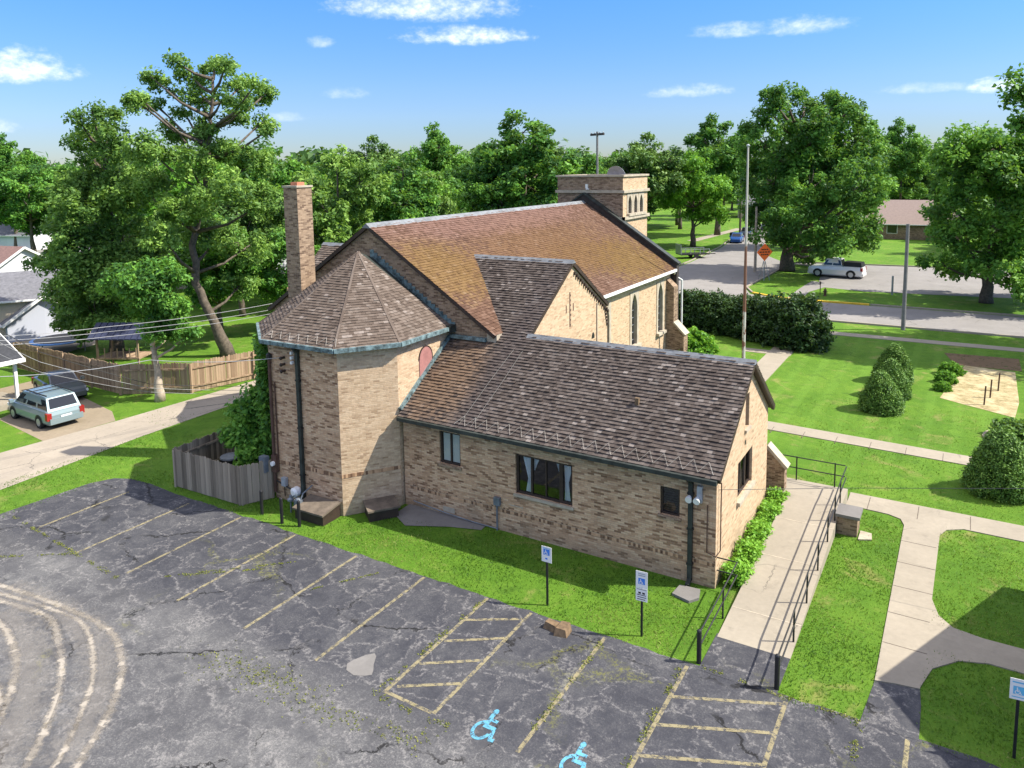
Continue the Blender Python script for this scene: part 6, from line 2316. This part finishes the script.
sheet('footpath', [tuple(q[:2]) for q in (p0 - dv, p1 - dv, p1 + dv, p0 + dv)], 0.02, M['concrete'])
sheet('driveway_apron', [tuple(G(x, y)[:2]) for x, y in ((783, 300.5), (797, 303), (809, 292), (836, 284), (812, 281), (799, 289))], 0.014, M['street'])
sheet('concrete_driveway', [tuple(G(x, y)[:2]) for x, y in ((0, 345), (0, 318), (60, 305), (110, 306), (95, 345), (30, 362))], 0.01, M['concrete'])
sheet('concrete_driveway', [tuple(G(x, y)[:2]) for x, y in ((140, 292), (235, 285), (240, 270), (150, 272))], 0.01, M['concrete'])
for (x, y), lab in (((984, 405), 'wooden stake nearest the lot in the straw bed'), ((990, 398), 'middle wooden stake in the straw bed'), ((998, 391), 'wooden stake farthest back in the straw bed')):
    p = G(x, y)
    b = MB()
    b.bar((0, 0, 0), (0.03, 0, 1.0), 0.07, 0.07)
    o = b.build('stake', M['rust'])
    o.location = p
    tag(o, lab, 'stake', 'wooden stakes in the straw bed')


# ------------------------------------------------------------------ vehicles
def car(label, cat, loc, rz, L, W, H, colr, prof, wheel_r=0.33, wb=None, name='parked_car', rack=False, group=None, bed=None):
    """prof: belt height, bonnet height, x of windscreen foot, roof front, roof rear, rear glass foot (fractions of L from the nose)"""
    belt, hood, x1, x2, x3, x4 = prof
    o = thing(name, label, cat, loc, rz, group)
    hl = L / 2
    X = lambda f: hl - f * L          # nose at +x
    hw = W / 2
    gz = 0.24
    # lower body: stations along x with (half width, bottom, shoulder height)
    st = [(0.0, hw * 0.72, gz + .12, hood - 0.28), (0.02, hw * 0.86, gz, hood - 0.14), (0.07, hw * 0.95, gz, hood - 0.05), (0.16, hw, gz, hood), (x1, hw, gz, belt - 0.02), (0.5, hw, gz, belt), (0.8, hw, gz, belt + 0.02), (0.94, hw * 0.97, gz, belt + 0.02), (0.985, hw * 0.92, gz, belt - 0.04), (1.0, hw * 0.85, gz + .1, belt - 0.2)]
    b = MB()
    rings = []
    for f, w_, z0, z1 in st:
        x = X(f)
        zm = z0 + (z1 - z0) * 0.6
        rings.append([(x, -w_ * 0.9, z0), (x, -w_, z0 + 0.12), (x, -w_ * 1.0, zm), (x, -w_ * 0.94, z1 - 0.03), (x, -w_ * 0.84, z1), (x, w_ * 0.84, z1), (x, w_ * 0.94, z1 - 0.03), (x, w_, zm), (x, w_, z0 + 0.12), (x, w_ * 0.9, z0)])
    i0 = len(b.v)
    for r_ in rings:
        b.v += r_
    m_ = 10
    for k in range(len(rings) - 1):
        for j in range(m_):
            p, q = i0 + k * m_ + j, i0 + k * m_ + (j + 1) % m_
            b.f.append((p, p + m_, q + m_, q))
    b.f.append(tuple(i0 + j for j in range(m_)))
    b.f.append(tuple(i0 + (len(rings) - 1) * m_ + j for j in reversed(range(m_))))
    # cabin
    rw = hw * 0.74
    A = [Vector((X(x1), s * hw * 0.86, belt - 0.03)) for s in (-1, 1)]
    Bq = [Vector((X(x2), s * rw, H - 0.03)) for s in (-1, 1)]
    Cq = [Vector((X(x3), s * rw, H - 0.05)) for s in (-1, 1)]
    D = [Vector((X(x4), s * hw * 0.86, belt - 0.03)) for s in (-1, 1)]
    mid_ = [Vector((X((x2 + x3) / 2), s * rw * 1.03, H)) for s in (-1, 1)]
    b.face([A[0], Bq[0], Bq[1], A[1]][::-1])
    b.face([Bq[0], mid_[0], mid_[1], Bq[1]][::-1])
    b.face([mid_[0], Cq[0], Cq[1], mid_[1]][::-1])
    b.face([Cq[0], D[0], D[1], Cq[1]][::-1])
    for s in (0, 1):
        f_ = [A[s], D[s], Cq[s], mid_[s], Bq[s]]
        b.face(f_ if s == 0 else f_[::-1])
    body = b.build('body', colr, o, off=(0, 0, 0))

    def pane(name_, q, n_=None):
        c_ = sum(q, Vector((0, 0, 0))) / len(q)
        nn = (q[1] - q[0]).cross(q[2] - q[0]).normalized()
        if nn.dot(c_ - Vector((c_.x * 0.5 if abs(nn.x) > .3 else c_.x, 0, 0.6))) < 0:
            nn = -nn
        k = MB()
        k.extrude([p + nn * 0.004 for p in q], nn * 0.008)
        return k.build(name_, M['dark_glass'], o, off=(0, 0, 0))

    def lerpq(P0, P1, P2, P3, u0, u1, v0, v1):
        f = lambda u, v: (P0.lerp(P1, u)).lerp(P3.lerp(P2, u), v)
        return [f(u0, v0), f(u1, v0), f(u1, v1), f(u0, v1)]
    pane('windscreen', lerpq(A[0], A[1], Bq[1], Bq[0], 0.06, 0.94, 0.1, 0.92))
    pane('rear_window', lerpq(D[0], D[1], Cq[1], Cq[0], 0.07, 0.93, 0.2, 0.92))
    nside = 3 if L > 4.45 and H > 1.5 and not bed else 2
    for s in (0, 1):
        for k in range(nside):
            u0, u1 = k / nside + 0.025, (k + 1) / nside - 0.025
            lo0, lo1 = A[s].lerp(D[s], u0), A[s].lerp(D[s], u1)
            hi0, hi1 = Bq[s].lerp(Cq[s], u0), Bq[s].lerp(Cq[s], u1)
            pane('side_window', [lo0.lerp(hi0, 0.14), lo1.lerp(hi1, 0.14), lo1.lerp(hi1, 0.86), lo0.lerp(hi0, 0.86)])
    wbx = wb or L * 0.58
    fx = hl - L * 0.19
    for x in (fx, fx - wbx):
        for s in (-1, 1):
            k = MB()
            k.tube([(x, s * (hw - 0.2), wheel_r), (x, s * (hw + 0.012), wheel_r)], wheel_r, 18)
            wh = k.build('wheel', M['tyre'], o, off=(0, 0, 0))
            k = MB()
            k.tube([(x, s * (hw - 0.05), wheel_r), (x, s * (hw + 0.022), wheel_r)], wheel_r * 0.62, 14)
            k.build('rim', M['rim'], wh, off=(0, 0, 0))
            k = MB()      # dark arch lip
            pr = [(x + (wheel_r + .07) * math.cos(a), wheel_r + (wheel_r + .07) * math.sin(a)) for a in [i * PI / 12 for i in range(13)]]
            k.extrude([(px_, s * (hw + 0.001), max(pz_, gz)) for px_, pz_ in pr], (0, s * 0.004, 0))
            k.build('wheel_arch', M['black'], o, off=(0, 0, 0))
    for s in (-1, 1):
        k = MB()
        k.box(hl - 0.2, hl - 0.06, s * hw * 0.72 - 0.17, s * hw * 0.72 + 0.17, hood - 0.34, hood - 0.2)
        k.build('headlight', M['clear_lamp'], o, off=(0, 0, 0))
        k = MB()
        k.box(-hl - 0.02, -hl + 0.2, s * hw * 0.86 - 0.1, s * hw * 0.86 + 0.12, belt - 0.42, belt - 0.06)
        k.build('tail_light', M['red_lamp'], o, off=(0, 0, 0))
        k = MB()
        k.box(X(x1) - 0.25, X(x1) - 0.05, s * (hw + 0.1) - 0.09, s * (hw + 0.1) + 0.09, belt, belt + 0.15)
        k.build('mirror', colr, o, off=(0, 0, 0))
    k = MB()
    k.box(-hl - 0.07, -hl + 0.2, -hw * 0.86, hw * 0.86, gz + 0.06, gz + 0.34)
    k.build('bumper', colr, o, off=(0, 0, 0))
    k = MB()
    k.box(hl - 0.25, hl + 0.04, -hw * 0.76, hw * 0.76, gz + 0.04, gz + 0.28)
    k.build('bumper', colr, o, off=(0, 0, 0))
    k = MB()
    k.box(-hl - 0.035, -hl - 0.02, -0.26, 0.26, belt - 0.4, belt - 0.26)
    k.build('licence_plate', M['plate'], o, off=(0, 0, 0))
    if bed:
        k = MB()
        k.hexa([(X(.655), -hw * .84, belt + .004), (X(.985), -hw * .84, belt + .004), (X(.985), hw * .84, belt + .004), (X(.655), hw * .84, belt + .004),
                (X(.665), -hw * .74, belt + .5), (X(.965), -hw * .76, belt + .46), (X(.965), hw * .76, belt + .46), (X(.665), hw * .74, belt + .5)])
        k.build('bed_cap', M['black'], o, off=(0, 0, 0))
    if rack:
        k = MB()
        for s in (-1, 1):
            k.bar((X(x2 + .05), s * rw * 0.9, H + 0.05), (X(x3 - .02), s * rw * 0.9, H + 0.05), 0.05, 0.05)
        for f in (0.42, 0.55, 0.68):
            k.bar((X(f), -rw * 0.9, H + 0.06), (X(f), rw * 0.9, H + 0.06), 0.05, 0.03)
        k.build('roof_rack', M['black'], o, off=(0, 0, 0))
    return o


P_van = paint('pale_teal_paint', (0.20, 0.27, 0.29))
P_grey = paint('dark_grey_paint', (0.10, 0.11, 0.12))
P_blue = paint('blue_paint', (0.02, 0.09, 0.32))
P_navy = paint('navy_paint', (0.02, 0.03, 0.05))
P_white = paint('white_vehicle_paint', (0.72, 0.72, 0.71))
car('pale teal minivan parked on the gravel drive, rear towards the alley', 'van', (-39.95, 19.85, 0), PI - 0.06, 4.5, 1.8, 1.56, P_van, (0.92, 0.90, 0.19, 0.36, 0.90, 0.97), 0.31, 2.75, 'minivan', True)
car('dark grey sedan parked behind the minivan, nose towards the alley', 'car', (-43.6, 22.6, 0), -0.2, 4.3, 1.7, 1.3, P_grey, (0.84, 0.79, 0.30, 0.43, 0.70, 0.86), 0.32, 2.7, 'sedan')
p = G(733, 242)
car('blue hatchback parked at the kerb of the side street', 'car', (-31.2, 121, 0), math.radians(-82), 4.4, 1.8, 1.5, P_blue, (0.95, 0.9, 0.26, 0.4, 0.82, 0.95), 0.32, group='cars on the side street')
car('dark car ahead of the blue hatchback on the side street', 'car', (-32.4, 132, 0), math.radians(-84), 4.5, 1.8, 1.5, P_navy, (0.95, 0.9, 0.26, 0.4, 0.8, 0.95), 0.32, group='cars on the side street')
car('black car farthest up the side street', 'car', (-32.2, 146, 0), math.radians(-84), 4.6, 1.85, 1.65, P_navy, (1.0, 0.95, 0.26, 0.4, 0.85, 0.96), 0.33, group='cars on the side street')
car('white pickup truck with a dark cap over its bed in the side parking lot', 'truck', (-12.0, 88.6, 0), PI - 0.1, 5.6, 2.0, 2.05, P_white, (1.28, 1.2, 0.27, 0.35, 0.60, 0.635), 0.43, 3.4, 'pickup_truck', bed=True)

o = thing('utility_trailer', 'low dark flatbed trailer parked at the side street kerb', 'trailer', (-31.2, 98.5, 0), math.radians(40))
b = MB()
b.box(-2.0, 2.0, -0.95, 0.95, 0.5, 0.62)
b.build('deck', M['black'], o, off=(0, 0, 0))
b = MB()
for x in (-1.95, -0.65, 0.65, 1.95):
    for s in (-1, 1):
        b.box(x - .04, x + .04, s * 0.92 - .04, s * 0.92 + .04, 0.62, 1.25)
for s in (-1, 1):
    b.box(-1.95, 1.95, s * 0.92 - .03, s * 0.92 + .03, 1.2, 1.28)
b.build('side_rails', M['steel'], o, off=(0, 0, 0))
b = MB()
b.box(-2.05, -1.98, -0.95, 0.95, 0.62, 1.9)
b.build('ramp_gate', M['steel'], o, off=(0, 0, 0))
for s in (-1, 1):
    b = MB()
    b.tube([(0.1, s * 0.9, 0.33), (0.1, s * 1.1, 0.33)], 0.33, 14)
    b.build('wheel', M['tyre'], o, off=(0, 0, 0))
b = MB()
b.bar((2.0, 0, 0.52), (3.2, 0, 0.5), 0.1, 0.1)
b.build('tongue', M['black'], o, off=(0, 0, 0))

# orange diamond sign on its stand
p = G(764, 280)
o = thing('road_sign', 'orange diamond warning sign on a stand by the street corner', 'sign', tuple(p), 0.8)
b = MB()
s = 0.95
zc = 3.0
b.extrude([(0, -0.02, zc - s), (s, -0.02, zc), (0, -0.02, zc + s), (-s, -0.02, zc)], (0, 0.02, 0))
sp_ = b.build('sign_panel', M['orange'], o, off=(0, 0, 0))
b = MB()
for z, w_ in ((zc + 0.22, 0.42), (zc - 0.05, 0.62), (zc - 0.32, 0.46)):
    for k in range(4):
        x = -w_ + k * w_ * 0.52
        b.face([(x, -0.023, z), (x + w_ * 0.4, -0.023, z), (x + w_ * 0.4, -0.023, z + 0.13), (x, -0.023, z + 0.13)])
b.build('lettering', M['black'], sp_, off=(0, 0, 0))
for a in ((-0.35, -0.5), (0.35, -0.5), (-0.35, 0.5), (0.35, 0.5)):
    b = MB()
    b.tube([(a[0], a[1], 0), (a[0] * 0.2, 0.02, 2.1)], 0.035, 6)
    b.build('leg', M['steel'], o, off=(0, 0, 0))

o = thing('fire_hydrant', 'small dark red fire hydrant on the verge across the street', 'hydrant', tuple(G(825, 296)))
b = MB()
b.lathe((0, 0, 0), [(0.16, 0), (0.16, 0.06), (0.11, 0.08), (0.11, 0.5), (0.15, 0.53), (0.13, 0.62), (0.05, 0.7), (0.04, 0.76)], 12)
b.build('barrel', M['rust'], o, off=(0, 0, 0))
b = MB()
b.tube([(-0.2, 0, 0.4), (0.2, 0, 0.4)], 0.06, 8)
b.tube([(0, -0.2, 0.36), (0, 0, 0.36)], 0.08, 8)
b.build('outlet', M['rust'], o, off=(0, 0, 0))
p = G(820, 295)
o = thing('marker_post', 'thin dark marker rod beside the fire hydrant', 'post', tuple(p))
b = MB()
b.tube([(0, 0, 0), (0, 0, 1.3)], 0.04, 6)
b.build('rod', M['rust'], o, off=(0, 0, 0))
b = MB()
b.box(-0.07, 0.07, -0.05, -0.04, 1.0, 1.3)
b.build('reflector', M['dark_wood'], o, off=(0, 0, 0))
o = thing('marker_post', 'grey steel post at the near edge of the side parking lot', 'post', tuple(G(892, 295)))
b = MB()
b.tube([(0, 0, 0), (0, 0, 1.75)], 0.09, 8)
b.build('shaft', M['steel'], o, off=(0, 0, 0))
b = MB()
b.lathe((0, 0, 1.75), [(0.1, 0), (0.07, 0.06), (0.01, 0.08)], 8)
b.build('cap', M['steel'], o, off=(0, 0, 0))
o = thing('refuse_bin', 'dark wheeled bin on the grass beside the blue hatchback', 'bin', (-32.8, 124.5, 0))
b = MB()
b.hexa([(-.3, -.35, .05), (.3, -.35, .05), (.3, .35, .05), (-.3, .35, .05), (-.4, -.45, 1.1), (.4, -.45, 1.1), (.4, .45, 1.1), (-.4, .45, 1.1)])
b.build('bin_body', M['black'], o, off=(0, 0, 0))
b = MB()
b.hexa([(-.43, -.48, 1.104), (.43, -.48, 1.104), (.43, .48, 1.104), (-.43, .48, 1.104), (-.4, -.45, 1.2), (.4, -.45, 1.2), (.4, .45, 1.24), (-.4, .45, 1.24)])
b.build('lid', M['black'], o, off=(0, 0, 0))
